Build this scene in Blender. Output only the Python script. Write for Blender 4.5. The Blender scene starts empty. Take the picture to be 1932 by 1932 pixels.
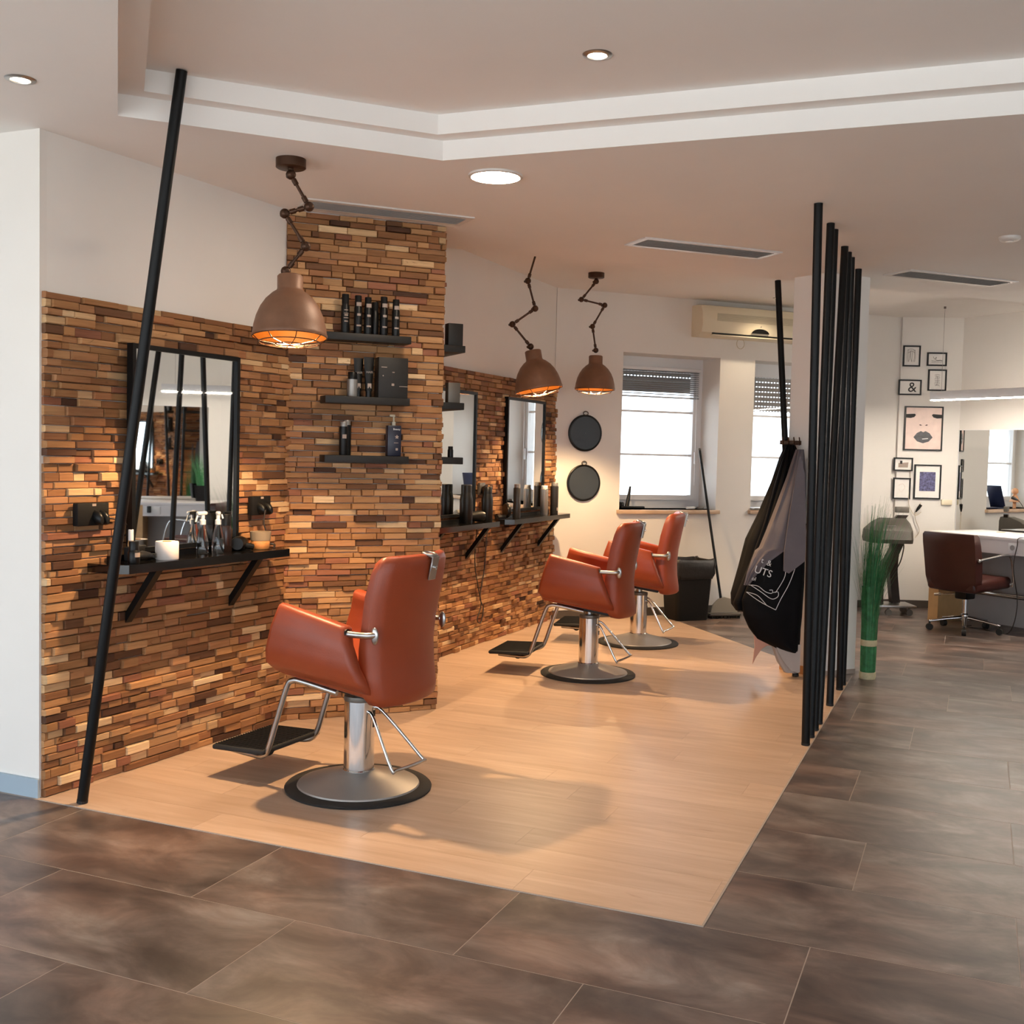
import bpy, bmesh, math, random
from mathutils import Vector, Matrix, geometry
random.seed(7)
C = bpy.context.scene.collection
SC = bpy.context.scene
PI = math.pi

# ------------------------------------------------------------------ camera, sky, exposure
cam_d = bpy.data.cameras.new('camera')
cam_d.sensor_width = 36.0
cam_d.lens = 36.0 * 2076.55 / 1932.0
cam_d.clip_start = 0.05
cam = bpy.data.objects.new('camera', cam_d)
C.objects.link(cam)
pitch, roll, yaw = (math.radians(a) for a in (-3.0348, 1.3572, 22.8436))
F0 = Vector((-math.sin(yaw), math.cos(yaw), 0)); R0 = Vector((math.cos(yaw), math.sin(yaw), 0)); U0 = Vector((0, 0, 1))
FW = F0 * math.cos(pitch) + U0 * math.sin(pitch)
UP = U0 * math.cos(pitch) - F0 * math.sin(pitch)
RT = R0 * math.cos(roll) + UP * math.sin(roll)
UP = UP * math.cos(roll) - R0 * math.sin(roll)
cam.matrix_world = Matrix(((RT.x, UP.x, -FW.x, 0), (RT.y, UP.y, -FW.y, 0), (RT.z, UP.z, -FW.z, 1.40), (0, 0, 0, 1)))
SC.camera = cam

world = bpy.data.worlds.new('overcast_sky'); SC.world = world
world.use_nodes = True
wn = world.node_tree.nodes['Background']
wn.inputs['Color'].default_value = (0.78, 0.89, 1.0, 1)
wn.inputs['Strength'].default_value = 4.4

sun_d = bpy.data.lights.new('sun', 'SUN'); sun_d.energy = 5.0; sun_d.color = (1.0, 0.95, 0.88); sun_d.angle = 0.02
sun = bpy.data.objects.new('sun', sun_d); C.objects.link(sun)
sun.rotation_euler = (math.radians(24), 0, math.radians(-12))       # high sun on the street side

SC.view_settings.view_transform = 'Standard'
SC.view_settings.look = 'None'
SC.view_settings.gamma = 1
SC.view_settings.use_curve_mapping = False
SC.view_settings.exposure = 0.05
SC.cycles.use_denoising = True
SC.cycles.max_bounces = 10
SC.cycles.diffuse_bounces = 5
SC.cycles.transparent_max_bounces = 16
SC.cycles.sample_clamp_indirect = 6.0
SC.cycles.caustics_reflective = False
SC.cycles.caustics_refractive = False

WARM = (1.0, 0.66, 0.35)

# ------------------------------------------------------------------ materials
def lin(h):
    if isinstance(h, str):
        h = [int(h[i:i + 2], 16) for i in (0, 2, 4)]
    o = []
    for c in h[:3]:
        c = c / 255.0
        o.append(c / 12.92 if c <= 0.04045 else ((c + 0.055) / 1.055) ** 2.4)
    return (*o, 1.0)

class NT:
    def __init__(s, name):
        s.m = bpy.data.materials.new(name); s.m.use_nodes = True
        s.t = s.m.node_tree; s.p = s.t.nodes['Principled BSDF']; s.out = s.t.nodes['Material Output']
    def n(s, typ, **kw):
        x = s.t.nodes.new(typ)
        for k, v in kw.items():
            if k.startswith('i_'):
                x.inputs[k[2:].replace('_', ' ')].default_value = v
            else:
                setattr(x, k, v)
        return x
    def l(s, a, b): s.t.links.new(a, b)
    def mix(s, fac, a, b, blend='MIX'):
        x = s.n('ShaderNodeMix', data_type='RGBA', blend_type=blend)
        for i, v in ((0, fac), (6, a), (7, b)):
            if hasattr(v, 'is_output'): s.l(v, x.inputs[i])
            else: x.inputs[i].default_value = v
        return x.outputs[2]
    def noise(s, vec, scale, detail=4, rough=0.55, dist=0.0):
        x = s.n('ShaderNodeTexNoise'); x.inputs['Scale'].default_value = scale
        x.inputs['Detail'].default_value = detail; x.inputs['Roughness'].default_value = rough
        x.inputs['Distortion'].default_value = dist
        if vec is not None: s.l(vec, x.inputs['Vector'])
        return x.outputs['Fac']
    def ramp(s, fac, stops):
        x = s.n('ShaderNodeValToRGB'); e = x.color_ramp.elements
        while len(e) < len(stops): e.new(0.5)
        for q, (p, c) in zip(e, stops): q.position = p; q.color = c
        s.l(fac, x.inputs['Fac']); return x.outputs['Color']
    def bump(s, h, strength=0.2, dist=0.01):
        x = s.n('ShaderNodeBump'); x.inputs['Strength'].default_value = strength; x.inputs['Distance'].default_value = dist
        s.l(h, x.inputs['Height']); s.l(x.outputs['Normal'], s.p.inputs['Normal'])

def mat(name, col, rough=0.5, metal=0.0, var=0.0, vscale=8.0, bump=0.0, bscale=80.0, spec=0.5, trans=0.0, coat=0.0):
    T = NT(name); p = T.p
    c = lin(col)
    p.inputs['Base Color'].default_value = c
    p.inputs['Roughness'].default_value = rough
    p.inputs['Metallic'].default_value = metal
    p.inputs['Specular IOR Level'].default_value = spec
    p.inputs['Transmission Weight'].default_value = trans
    p.inputs['Coat Weight'].default_value = coat
    tc = T.n('ShaderNodeTexCoord')
    if var:
        f = T.noise(tc.outputs['Object'], vscale, 5)
        d = tuple(x * (1 - var) for x in c[:3]) + (1,); u = tuple(min(1, x * (1 + var)) for x in c[:3]) + (1,)
        T.l(T.ramp(f, [(0.3, d), (0.7, u)]), p.inputs['Base Color'])
    if bump:
        T.bump(T.noise(tc.outputs['Object'], bscale, 3), bump, 0.004)
    return T.m

def emit(name, col, strength):
    T = NT(name)
    T.p.inputs['Base Color'].default_value = (*col, 1)
    T.p.inputs['Emission Color'].default_value = (*col, 1)
    T.p.inputs['Emission Strength'].default_value = strength
    return T.m

MT = {}
MT['white'] = mat('white_plaster', 'e6e2dc', 0.9, var=0.02, vscale=2, bump=0.05, bscale=120)
MT['ceil'] = mat('ceiling_paint', 'efece8', 0.92, var=0.015, vscale=2, bump=0.04, bscale=150)
MT['base_blue'] = mat('grey_skirting', '9fb0bd', 0.5)
MT['base_dark'] = mat('dark_skirting', '4a423c', 0.6)
MT['base_wood'] = mat('beige_skirting', 'b8834f', 0.5, var=0.1)
MT['black_metal'] = mat('black_painted_steel', '0a0b0c', 0.42, 0.0, spec=0.22)
MT['black'] = mat('black_plastic', '0a0a0a', 0.38, spec=0.3)
MT['black_matte'] = mat('matte_black_plastic', '0f0e0e', 0.7, spec=0.25)
MT['rubber'] = mat('black_rubber', '1a1816', 0.75)
MT['chrome'] = mat('chrome', 'd8d8d8', 0.12, 1.0)
MT['satin'] = mat('satin_silver_tube', 'b4b2b0', 0.3, 1.0)
MT['steel'] = mat('brushed_steel', 'a09c98', 0.42, 0.55, var=0.06, vscale=4)
MT['leather'] = mat('cognac_leather', '8e3c1e', 0.42, var=0.05, vscale=10, bump=0.15, bscale=260)
MT['brown_leather'] = mat('brown_leather', '3e1b15', 0.36, var=0.12, vscale=10, bump=0.12, bscale=240)
MT['rust'] = mat('rust_brown_metal', '7d5841', 0.5, 0.15, var=0.16, vscale=9, bump=0.1, bscale=120)
MT['rust_in'] = mat('copper_lining', 'e0963c', 0.4, 0.2)
MT['rod'] = mat('aged_bronze', '4b3426', 0.42, 0.7)
MT['mirror'] = mat('mirror_glass', 'f2f4f3', 0.015, 1.0)
MT['shelf_black'] = mat('black_glossy_board', '0e0d0d', 0.12, var=0.2, vscale=40, spec=0.6)
MT['shelf_grey'] = mat('charcoal_board', '242220', 0.5, var=0.12, vscale=30, spec=0.3)
MT['bulb'] = emit('warm_bulb', (1.0, 0.72, 0.38), 16.0)
MT['panel_glow'] = emit('warm_led_panel', (1.0, 0.82, 0.62), 140.0)
MT['spot_glow'] = emit('warm_halogen', (1.0, 0.84, 0.62), 25.0)
MT['led'] = emit('led_strip', (1.0, 0.88, 0.74), 130.0)
MT['paper'] = mat('white_paper', 'ece9e4', 0.8, var=0.02, vscale=60)
MT['ink'] = mat('black_ink', '1b1b1b', 0.7)
MT['ink_grey'] = mat('grey_ink', '8d8681', 0.8)
MT['desk_white'] = mat('white_laminate', 'ece7e6', 0.3, var=0.02, vscale=3)
MT['desk_wood'] = mat('pale_beech', 'd3a872', 0.5, var=0.08, vscale=12)
MT['desk_grey'] = mat('grey_panel', 'a9a6a4', 0.5, var=0.05, vscale=3)
MT['sill'] = mat('beige_marble', 'c9ad92', 0.3, var=0.15, vscale=7)
MT['frame_white'] = mat('white_window_frame', 'e9e9ea', 0.35)
MT['shutter'] = mat('grey_shutter', '9a938c', 0.5)
MT['blind'] = mat('aluminium_slats', 'a9abae', 0.4, 0.3)
MT['cream'] = mat('cream_plastic', 'e2d6bb', 0.4)
MT['cream_dark'] = mat('cream_grille', 'c9bda3', 0.5)
MT['vent_white'] = mat('white_vent_frame', 'd9d5d0', 0.4)
MT['vent_grey'] = mat('grey_vent_slats', 'b3afab', 0.5)
MT['green'] = mat('green_rush', '2f7040', 0.6, var=0.35, vscale=30)
MT['green_pale'] = mat('pale_rush', '6d8a5a', 0.6, var=0.3, vscale=30)
MT['raffia'] = mat('beige_tie', 'cbbd96', 0.8, var=0.1, vscale=40)
MT['bin'] = mat('black_bin_plastic', '121110', 0.65, var=0.2, vscale=40, spec=0.25)
MT['bag'] = mat('black_bin_liner', '1e1b19', 0.45, var=0.3, vscale=20, bump=0.6, bscale=30)
MT['coat_black'] = mat('black_nylon', '0b0a0c', 0.66, var=0.3, vscale=8, bump=0.3, bscale=22, spec=0.12)
MT['cape_grey'] = mat('grey_cape_cloth', '645d61', 0.75, var=0.08, vscale=10)
MT['pink'] = mat('pink_cloth', 'b98a78', 0.8, var=0.06)
MT['cloth_grey'] = mat('pale_grey_cloth', 'a39b96', 0.85, var=0.06)
MT['print_white'] = mat('white_print', 'd8d8d8', 0.7)
MT['silver'] = mat('silver_plastic', '8f8c88', 0.35, 0.5)
MT['label'] = mat('pale_label', '9a8a80', 0.6)
MT['navy'] = mat('navy_plastic', '1b1d2e', 0.35)
MT['roll'] = mat('white_paper_roll', 'e8dfd8', 0.9)
MT['potwood'] = mat('bamboo_cup', 'cf8a4e', 0.5, var=0.2, vscale=40)
MT['potband'] = mat('taupe_band', '8a7862', 0.9)
MT['clear'] = mat('clear_plastic', 'f4f2ef', 0.05, trans=1.0)
MT['smoke'] = mat('translucent_beige_plastic', 'b9b2a0', 0.3, trans=0.35)
MT['grey_dark'] = mat('dark_grey_metal', '6a645c', 0.4, 0.5, var=0.12)
MT['hood_grey'] = mat('grey_brown_metal', '4b4740', 0.45, 0.2)
MT['can_dark'] = mat('dark_can', '2b2927', 0.4)
MT['dark_amber'] = mat('dark_amber', '1e1310', 0.25)
MT['band_brown'] = mat('dark_bronze_band', '3c322c', 0.3, 0.6, var=0.2, vscale=6)
MT['wood_figure'] = mat('pale_wood_doll', 'd8a076', 0.6, var=0.1, vscale=20)
MT['tablet'] = mat('blue_black_tablet', '252c45', 0.3)
MT['cable'] = mat('dark_cable', '2a221d', 0.5)
MT['cable_pale'] = mat('pale_cable', 'cfc0ab', 0.6)
MT['skin_print'] = mat('pale_pink_print', 'e8d0c6', 0.6, var=0.08, vscale=14)
MT['lip_print'] = mat('dark_lip_print', '3c3b40', 0.4, var=0.4, vscale=30)
MT['blue_print'] = mat('blue_leaf_print', '55557a', 0.6, var=0.7, vscale=60)
MT['ground'] = mat('pavement', 'dcd9d4', 0.9, var=0.08, vscale=1)
MT['grout'] = mat('pale_grout', 'a3968c', 0.9)

def glass_mat():
    T = NT('window_glass')
    tr = T.n('ShaderNodeBsdfTransparent'); gl = T.n('ShaderNodeBsdfGlossy'); gl.inputs['Roughness'].default_value = 0.02
    lw = T.n('ShaderNodeLayerWeight'); pw = T.n('ShaderNodeMath', operation='POWER'); T.l(lw.outputs['Facing'], pw.inputs[0]); pw.inputs[1].default_value = 4.0
    fr = T.n('ShaderNodeMapRange'); T.l(pw.outputs[0], fr.inputs[0]); fr.inputs[3].default_value = 0.03; fr.inputs[4].default_value = 0.7
    mx = T.n('ShaderNodeMixShader')
    T.l(fr.outputs[0], mx.inputs[0]); T.l(tr.outputs[0], mx.inputs[1]); T.l(gl.outputs[0], mx.inputs[2])
    T.l(mx.outputs[0], T.out.inputs['Surface'])
    return T.m
MT['glass'] = glass_mat()

def wood_block_mat(name, from_object):
    T = NT(name)
    if from_object:
        col = T.n('ShaderNodeObjectInfo').outputs['Color']
    else:
        a = T.n('ShaderNodeAttribute', attribute_name='tone'); col = a.outputs['Color']
    g = T.n('ShaderNodeNewGeometry'); sp = T.n('ShaderNodeSeparateXYZ'); T.l(g.outputs['Position'], sp.inputs[0])
    ad = T.n('ShaderNodeMath', operation='ADD'); T.l(sp.outputs[0], ad.inputs[0]); T.l(sp.outputs[1], ad.inputs[1])
    cb = T.n('ShaderNodeCombineXYZ'); T.l(ad.outputs[0], cb.inputs[0]); T.l(sp.outputs[2], cb.inputs[1])
    sc = T.n('ShaderNodeSeparateColor'); T.l(col, sc.inputs[0]); T.l(sc.outputs[0], cb.inputs[2])
    mp = T.n('ShaderNodeMapping'); mp.inputs['Scale'].default_value = (5, 90, 40); T.l(cb.outputs[0], mp.inputs['Vector'])
    f1 = T.noise(mp.outputs[0], 1.0, 6, 0.65, 0.6)
    mp2 = T.n('ShaderNodeMapping'); mp2.inputs['Scale'].default_value = (11, 34, 60); T.l(cb.outputs[0], mp2.inputs['Vector'])
    f2 = T.noise(mp2.outputs[0], 1.0, 3, 0.6, 1.2)
    grain = T.ramp(f1, [(0.25, (0.74, 0.70, 0.66, 1)), (0.6, (1.06, 1.05, 1.04, 1))])
    c1 = T.mix(1.0, col, grain, 'MULTIPLY')
    knots = T.ramp(f2, [(0.22, (0.28, 0.2, 0.15, 1)), (0.33, (1, 1, 1, 1))])
    c2 = T.mix(1.0, c1, knots, 'MULTIPLY')
    T.l(c2, T.p.inputs['Base Color'])
    T.p.inputs['Roughness'].default_value = 0.72
    T.p.inputs['Specular IOR Level'].default_value = 0.3
    T.bump(f1, 0.25, 0.003)
    return T.m
MT['block'] = wood_block_mat('reclaimed_wood', True)
MT['block_far'] = wood_block_mat('reclaimed_wood_small', False)

def tile_mat():
    T = NT('dark_stone_tile')
    g = T.n('ShaderNodeNewGeometry'); oi = T.n('ShaderNodeObjectInfo')
    mu = T.n('ShaderNodeVectorMath', operation='SCALE'); cb = T.n('ShaderNodeCombineXYZ')
    T.l(oi.outputs['Random'], cb.inputs[2]); T.l(cb.outputs[0], mu.inputs[0]); mu.inputs['Scale'].default_value = 37.0
    ad = T.n('ShaderNodeVectorMath', operation='ADD'); T.l(g.outputs['Position'], ad.inputs[0]); T.l(mu.outputs[0], ad.inputs[1])
    mp = T.n('ShaderNodeMapping'); mp.inputs['Scale'].default_value = (1.0, 1.7, 1.0); T.l(ad.outputs[0], mp.inputs['Vector'])
    f1 = T.noise(mp.outputs[0], 2.6, 8, 0.62, 0.5)
    f2 = T.noise(mp.outputs[0], 7.0, 3, 0.5, 0.8)
    f3 = T.noise(mp.outputs[0], 1.7, 4, 0.5, 0.2)
    c = T.ramp(f1, [(0.30, lin('3a3230')), (0.46, lin('574c47')), (0.58, lin('70655f')), (0.72, lin('8b827d'))])
    rd = T.ramp(f3, [(0.42, (1, 1, 1, 1)), (0.65, (1.16, 0.96, 0.88, 1))])
    c = T.mix(1.0, c, rd, 'MULTIPLY')
    fine = T.ramp(f2, [(0.32, (0.86, 0.86, 0.87, 1)), (0.6, (1.05, 1.04, 1.03, 1))])
    c = T.mix(0.8, c, fine, 'MULTIPLY')
    T.l(c, T.p.inputs['Base Color'])
    T.p.inputs['Roughness'].default_value = 0.36
    T.p.inputs['Specular IOR Level'].default_value = 0.45
    T.bump(f2, 0.08, 0.003)
    return T.m
MT['tile'] = tile_mat()

def plank_mat():
    T = NT('light_oak_plank')
    g = T.n('ShaderNodeNewGeometry'); oi = T.n('ShaderNodeObjectInfo')
    cb = T.n('ShaderNodeCombineXYZ'); T.l(oi.outputs['Random'], cb.inputs[2])
    mu = T.n('ShaderNodeVectorMath', operation='SCALE'); T.l(cb.outputs[0], mu.inputs[0]); mu.inputs['Scale'].default_value = 23.0
    ad = T.n('ShaderNodeVectorMath', operation='ADD'); T.l(g.outputs['Position'], ad.inputs[0]); T.l(mu.outputs[0], ad.inputs[1])
    mp = T.n('ShaderNodeMapping'); mp.inputs['Scale'].default_value = (1.3, 11.0, 1.0); T.l(ad.outputs[0], mp.inputs['Vector'])
    f1 = T.noise(mp.outputs[0], 1.6, 6, 0.6, 0.5)
    mp2 = T.n('ShaderNodeMapping'); mp2.inputs['Scale'].default_value = (2.2, 6.0, 1.0); T.l(ad.outputs[0], mp2.inputs['Vector'])
    f2 = T.noise(mp2.outputs[0], 1.7, 3, 0.6, 1.0)
    c = T.ramp(f1, [(0.3, lin('b1957c')), (0.5, lin('bca089')), (0.72, lin('c7ad97'))])
    k = T.ramp(f2, [(0.19, (0.72, 0.62, 0.55, 1)), (0.33, (1, 1, 1, 1))])
    c = T.mix(1.0, c, k, 'MULTIPLY')
    hs = T.n('ShaderNodeHueSaturation'); T.l(c, hs.inputs['Color'])
    vr = T.n('ShaderNodeMapRange'); T.l(oi.outputs['Random'], vr.inputs[0]); vr.inputs[3].default_value = 0.93; vr.inputs[4].default_value = 1.05
    T.l(vr.outputs[0], hs.inputs['Value'])
    T.l(hs.outputs[0], T.p.inputs['Base Color'])
    T.p.inputs['Roughness'].default_value = 0.36
    T.p.inputs['Specular IOR Level'].default_value = 0.4
    T.bump(f1, 0.06, 0.002)
    return T.m
MT['plank'] = plank_mat()

# ------------------------------------------------------------------ mesh helpers
class MB:
    def __init__(s): s.v = []; s.f = []
    def add(s, vs, fs, M=None):
        b = len(s.v)
        for p in vs:
            p = Vector(p)
            s.v.append(M @ p if M is not None else p)
        for f in fs: s.f.append(tuple(b + i for i in f))
        return s
    def box(s, c, size, M=None):
        x, y, z = (d / 2 for d in size)
        vs = [(c[0] + a * x, c[1] + b * y, c[2] + d * z) for d in (-1, 1) for b in (-1, 1) for a in (-1, 1)]
        return s.add(vs, [(0, 2, 3, 1), (4, 5, 7, 6), (0, 1, 5, 4), (1, 3, 7, 5), (3, 2, 6, 7), (2, 0, 4, 6)], M)
    def lims(s, x0, x1, y0, y1, z0, z1, M=None):
        return s.box(((x0 + x1) / 2, (y0 + y1) / 2, (z0 + z1) / 2), (x1 - x0, y1 - y0, z1 - z0), M)
    def rbox(s, c, size, r=0.01, seg=2, M=None):
        bm = bmesh.new(); bmesh.ops.create_cube(bm, size=1.0)
        for v in bm.verts: v.co = Vector((v.co.x * size[0], v.co.y * size[1], v.co.z * size[2]))
        bmesh.ops.bevel(bm, geom=list(bm.edges), offset=r, segments=seg, affect='EDGES', profile=0.5)
        bm.verts.index_update()
        vs = [v.co + Vector(c) for v in bm.verts]; fs = [tuple(v.index for v in f.verts) for f in bm.faces]
        bm.free(); return s.add(vs, fs, M)
    def lathe(s, prof, n=32, M=None, caps=True):
        vs = []; fs = []
        for r, z in prof:
            for i in range(n):
                a = 2 * PI * i / n; vs.append((r * math.cos(a), r * math.sin(a), z))
        for k in range(len(prof) - 1):
            for i in range(n):
                j = (i + 1) % n; fs.append((k * n + i, k * n + j, (k + 1) * n + j, (k + 1) * n + i))
        if caps:
            fs.append(tuple(reversed(range(n)))); fs.append(tuple((len(prof) - 1) * n + i for i in range(n)))
        return s.add(vs, fs, M)
    def cyl(s, a, b, r, n=12, r2=None):
        return s.tube([a, b], r, n, radii=[r, r if r2 is None else r2])
    def tube(s, pts, r, n=8, radii=None, closed=False, flat=None):
        pts = [Vector(p) for p in pts]; N = len(pts); vs = []; fs = []
        up = None
        for i, p in enumerate(pts):
            a = pts[(i - 1) % N] if (closed or i) else p
            b = pts[(i + 1) % N] if (closed or i < N - 1) else p
            t = (b - a).normalized()
            if up is None:
                up = Vector((0, 0, 1)) if abs(t.z) < 0.9 else Vector((0, 1, 0))
            x = t.cross(up).normalized(); up = x.cross(t).normalized()
            rr = radii[i] if radii else r
            for k in range(n):
                q = 2 * PI * k / n
                vs.append(p + x * (rr * math.cos(q)) + up * (rr * math.sin(q) * (flat or 1)))
        for i in range(N if closed else N - 1):
            j = (i + 1) % N
            for k in range(n):
                l = (k + 1) % n; fs.append((i * n + k, i * n + l, j * n + l, j * n + k))
        if not closed:
            fs.append(tuple(reversed(range(n)))); fs.append(tuple((N - 1) * n + k for k in range(n)))
        return s.add(vs, fs)
    def prism(s, poly, z0, z1, M=None):
        n = len(poly)
        vs = [(p[0], p[1], z0) for p in poly] + [(p[0], p[1], z1) for p in poly]
        fs = [tuple(reversed(range(n))), tuple(n + i for i in range(n))]
        for i in range(n):
            j = (i + 1) % n; fs.append((i, j, n + j, n + i))
        return s.add(vs, fs, M)
    def loft(s, rings, M=None, caps=True, closed=True):
        n = len(rings[0]); vs = [p for r in rings for p in r]; fs = []
        for k in range(len(rings) - 1):
            for i in range(n if closed else n - 1):
                j = (i + 1) % n; fs.append((k * n + i, k * n + j, (k + 1) * n + j, (k + 1) * n + i))
        if caps and closed:
            fs.append(tuple(reversed(range(n)))); fs.append(tuple((len(rings) - 1) * n + i for i in range(n)))
        return s.add(vs, fs, M)
    def ball(s, c, r, n=12, m=8, sc=(1, 1, 1)):
        pr = []
        vs = []; fs = []
        for k in range(m + 1):
            t = PI * k / m
            for i in range(n):
                a = 2 * PI * i / n
                vs.append((c[0] + sc[0] * r * math.sin(t) * math.cos(a), c[1] + sc[1] * r * math.sin(t) * math.sin(a), c[2] - sc[2] * r * math.cos(t)))
        for k in range(m):
            for i in range(n):
                j = (i + 1) % n; fs.append((k * n + i, k * n + j, (k + 1) * n + j, (k + 1) * n + i))
        return s.add(vs, fs)
    def mesh(s, name, m, smooth=None):
        me = bpy.data.meshes.new(name); me.from_pydata([tuple(v) for v in s.v], [], s.f)
        bm = bmesh.new(); bm.from_mesh(me)
        bmesh.ops.remove_doubles(bm, verts=bm.verts, dist=1e-6)
        bmesh.ops.recalc_face_normals(bm, faces=bm.faces)
        if smooth is not None:
            for f in bm.faces: f.smooth = True
            lim = math.radians(smooth)
            for e in bm.edges:
                if len(e.link_faces) == 2 and e.calc_face_angle(0) > lim: e.smooth = False
        bm.to_mesh(me); bm.free()
        if m is not None: me.materials.append(m)
        return me
    def build(s, name, m, parent=None, smooth=None, M=None):
        o = bpy.data.objects.new(name, s.mesh(name, MT[m] if isinstance(m, str) else m, smooth))
        C.objects.link(o)
        if parent is not None: o.parent = parent
        if M is not None: o.matrix_local = M
        return o

def tag(o, label=None, cat=None, group=None, kind=None):
    for k, v in (('label', label), ('category', cat), ('group', group), ('kind', kind)):
        if v: o[k] = v
    return o
def thing(name, label, cat, M=None, group=None):
    o = bpy.data.objects.new(name, None); C.objects.link(o); o.empty_display_size = 0.05
    if M is not None: o.matrix_world = M
    return tag(o, label, cat, group)
def copy_tree(o, parent=None):
    c = o.copy(); C.objects.link(c)
    if parent is not None: c.parent = parent
    for ch in [x for x in C.objects if x.parent == o]: copy_tree(ch, c)
    return c
def at(x, y, z=0, rz=0): return Matrix.Translation((x, y, z)) @ Matrix.Rotation(rz, 4, 'Z')
def frame(o, deg): return at(o[0], o[1], 0, math.radians(deg))   # wall frame: x along the wall, -y into the room
def struct(o): o['kind'] = 'structure'; return o
def smoothed(pts, k=6, closed=False):
    pts = [Vector(p) for p in pts]; out = []; n = len(pts)
    for i in range(n if closed else n - 1):
        p1, p2 = pts[i], pts[(i + 1) % n]
        p0 = pts[(i - 1) % n] if (closed or i) else p1; p3 = pts[(i + 2) % n] if (closed or i < n - 2) else p2
        for q in range(k):
            t = q / k; out.append(0.5 * ((2 * p1) + (p2 - p0) * t + (2 * p0 - 5 * p1 + 4 * p2 - p3) * t * t + (3 * p1 - p0 - 3 * p2 + p3) * t ** 3))
    if not closed: out.append(pts[-1])
    return out
def text_mesh(s, size, M, name, m, parent, depth=0.0006, shear=0.0):
    cu = bpy.data.curves.new(name, 'FONT'); cu.body = s; cu.size = size; cu.extrude = depth; cu.shear = shear
    cu.align_x = 'CENTER'; cu.align_y = 'CENTER'; cu.resolution_u = 3
    o = bpy.data.objects.new(name, cu); C.objects.link(o)
    me = bpy.data.meshes.new_from_object(o.evaluated_get(bpy.context.evaluated_depsgraph_get()))
    C.objects.unlink(o); bpy.data.objects.remove(o)
    me.materials.clear(); me.materials.append(MT[m])
    t = bpy.data.objects.new(name, me); C.objects.link(t); t.parent = parent; t.matrix_local = M
    return t
FACE = Matrix.Rotation(PI / 2, 4, 'X')    # lays flat text upright, facing -y

# ------------------------------------------------------------------ room shell
A0 = Vector((-3.339, 3.236, 0)); AA = 85.85; LA = 1.478
B0 = Vector((-3.232, 4.710, 0)); AB = 46.65; LB = 0.836
C1 = Vector((-3.295, 8.740, 0)); AC = 89.2
D0 = C1; AD = 45.0; LD = 3.67
E0 = Vector((-0.700, 11.275, 0)); AE = 18.9
K0 = Vector((-0.175, 11.455, 0)); AF = -37.5
ZC = 2.60; ZH = 2.80; ZW = 1.985
FA, FB, FC_, FD, FE, FF = frame(A0, AA), frame(B0, AB), frame(C1, AC), frame(D0, AD), frame(E0, AE), frame(K0, AF)

def wall(name, M, x0, x1, z1, th, y0=0.0, holes=()):
    mb = MB(); xs = x0
    for (a, b, za, zb) in sorted(holes):
        mb.lims(xs, a, y0, y0 + th, 0, z1)
        mb.lims(a, b, y0, y0 + th, 0, za); mb.lims(a, b, y0, y0 + th, zb, z1)
        xs = b
    mb.lims(xs, x1, y0, y0 + th, 0, z1)
    return struct(mb.build(name, 'white', M=M))

# blocks of reclaimed wood: each one a piece of its wall
TONES = [('a97c52', 5), ('9a6f48', 5), ('8d623f', 4), ('b58a60', 4), ('9b6b48', 4), ('815839', 3), ('6c4a32', 2.2), ('523626', 1.4),
         ('c9a67c', 2.2), ('d6b78f', 0.9), ('a47752', 4), ('8f5d45', 2)]
TW = [w for _, w in TONES]
def unit_blocks():
    out = []
    for k in range(8):
        j = lambda s: random.uniform(-s, s)
        fx, fz = 0.02, 0.09
        back = [(0, 0, 0), (1, 0, 0), (1, 0, 1), (0, 0, 1)]
        mid = [(0, -0.8 + j(.06), 0), (1, -0.8 + j(.06), 0), (1, -0.8 + j(.06), 1), (0, -0.8 + j(.06), 1)]
        fr = [(fx, -1 + j(.07), fz + j(.03)), (1 - fx, -1 + j(.07), fz + j(.03)), (1 - fx, -1 + j(.07), 1 - fz + j(.03)), (fx, -1 + j(.07), 1 - fz + j(.03))]
        fs = [(8, 9, 10, 11)]
        for b in (0, 4):
            for i in range(4):
                q = (i + 1) % 4; fs.append((b + i, b + q, b + 4 + q, b + 4 + i))
        me = bpy.data.meshes.new('wood_block'); me.from_pydata(back + mid + fr, [], fs); me.materials.append(MT['block'])
        me.update(); out.append((me, back + mid + fr, fs))
    return out
UNITS = unit_blocks()
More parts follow.
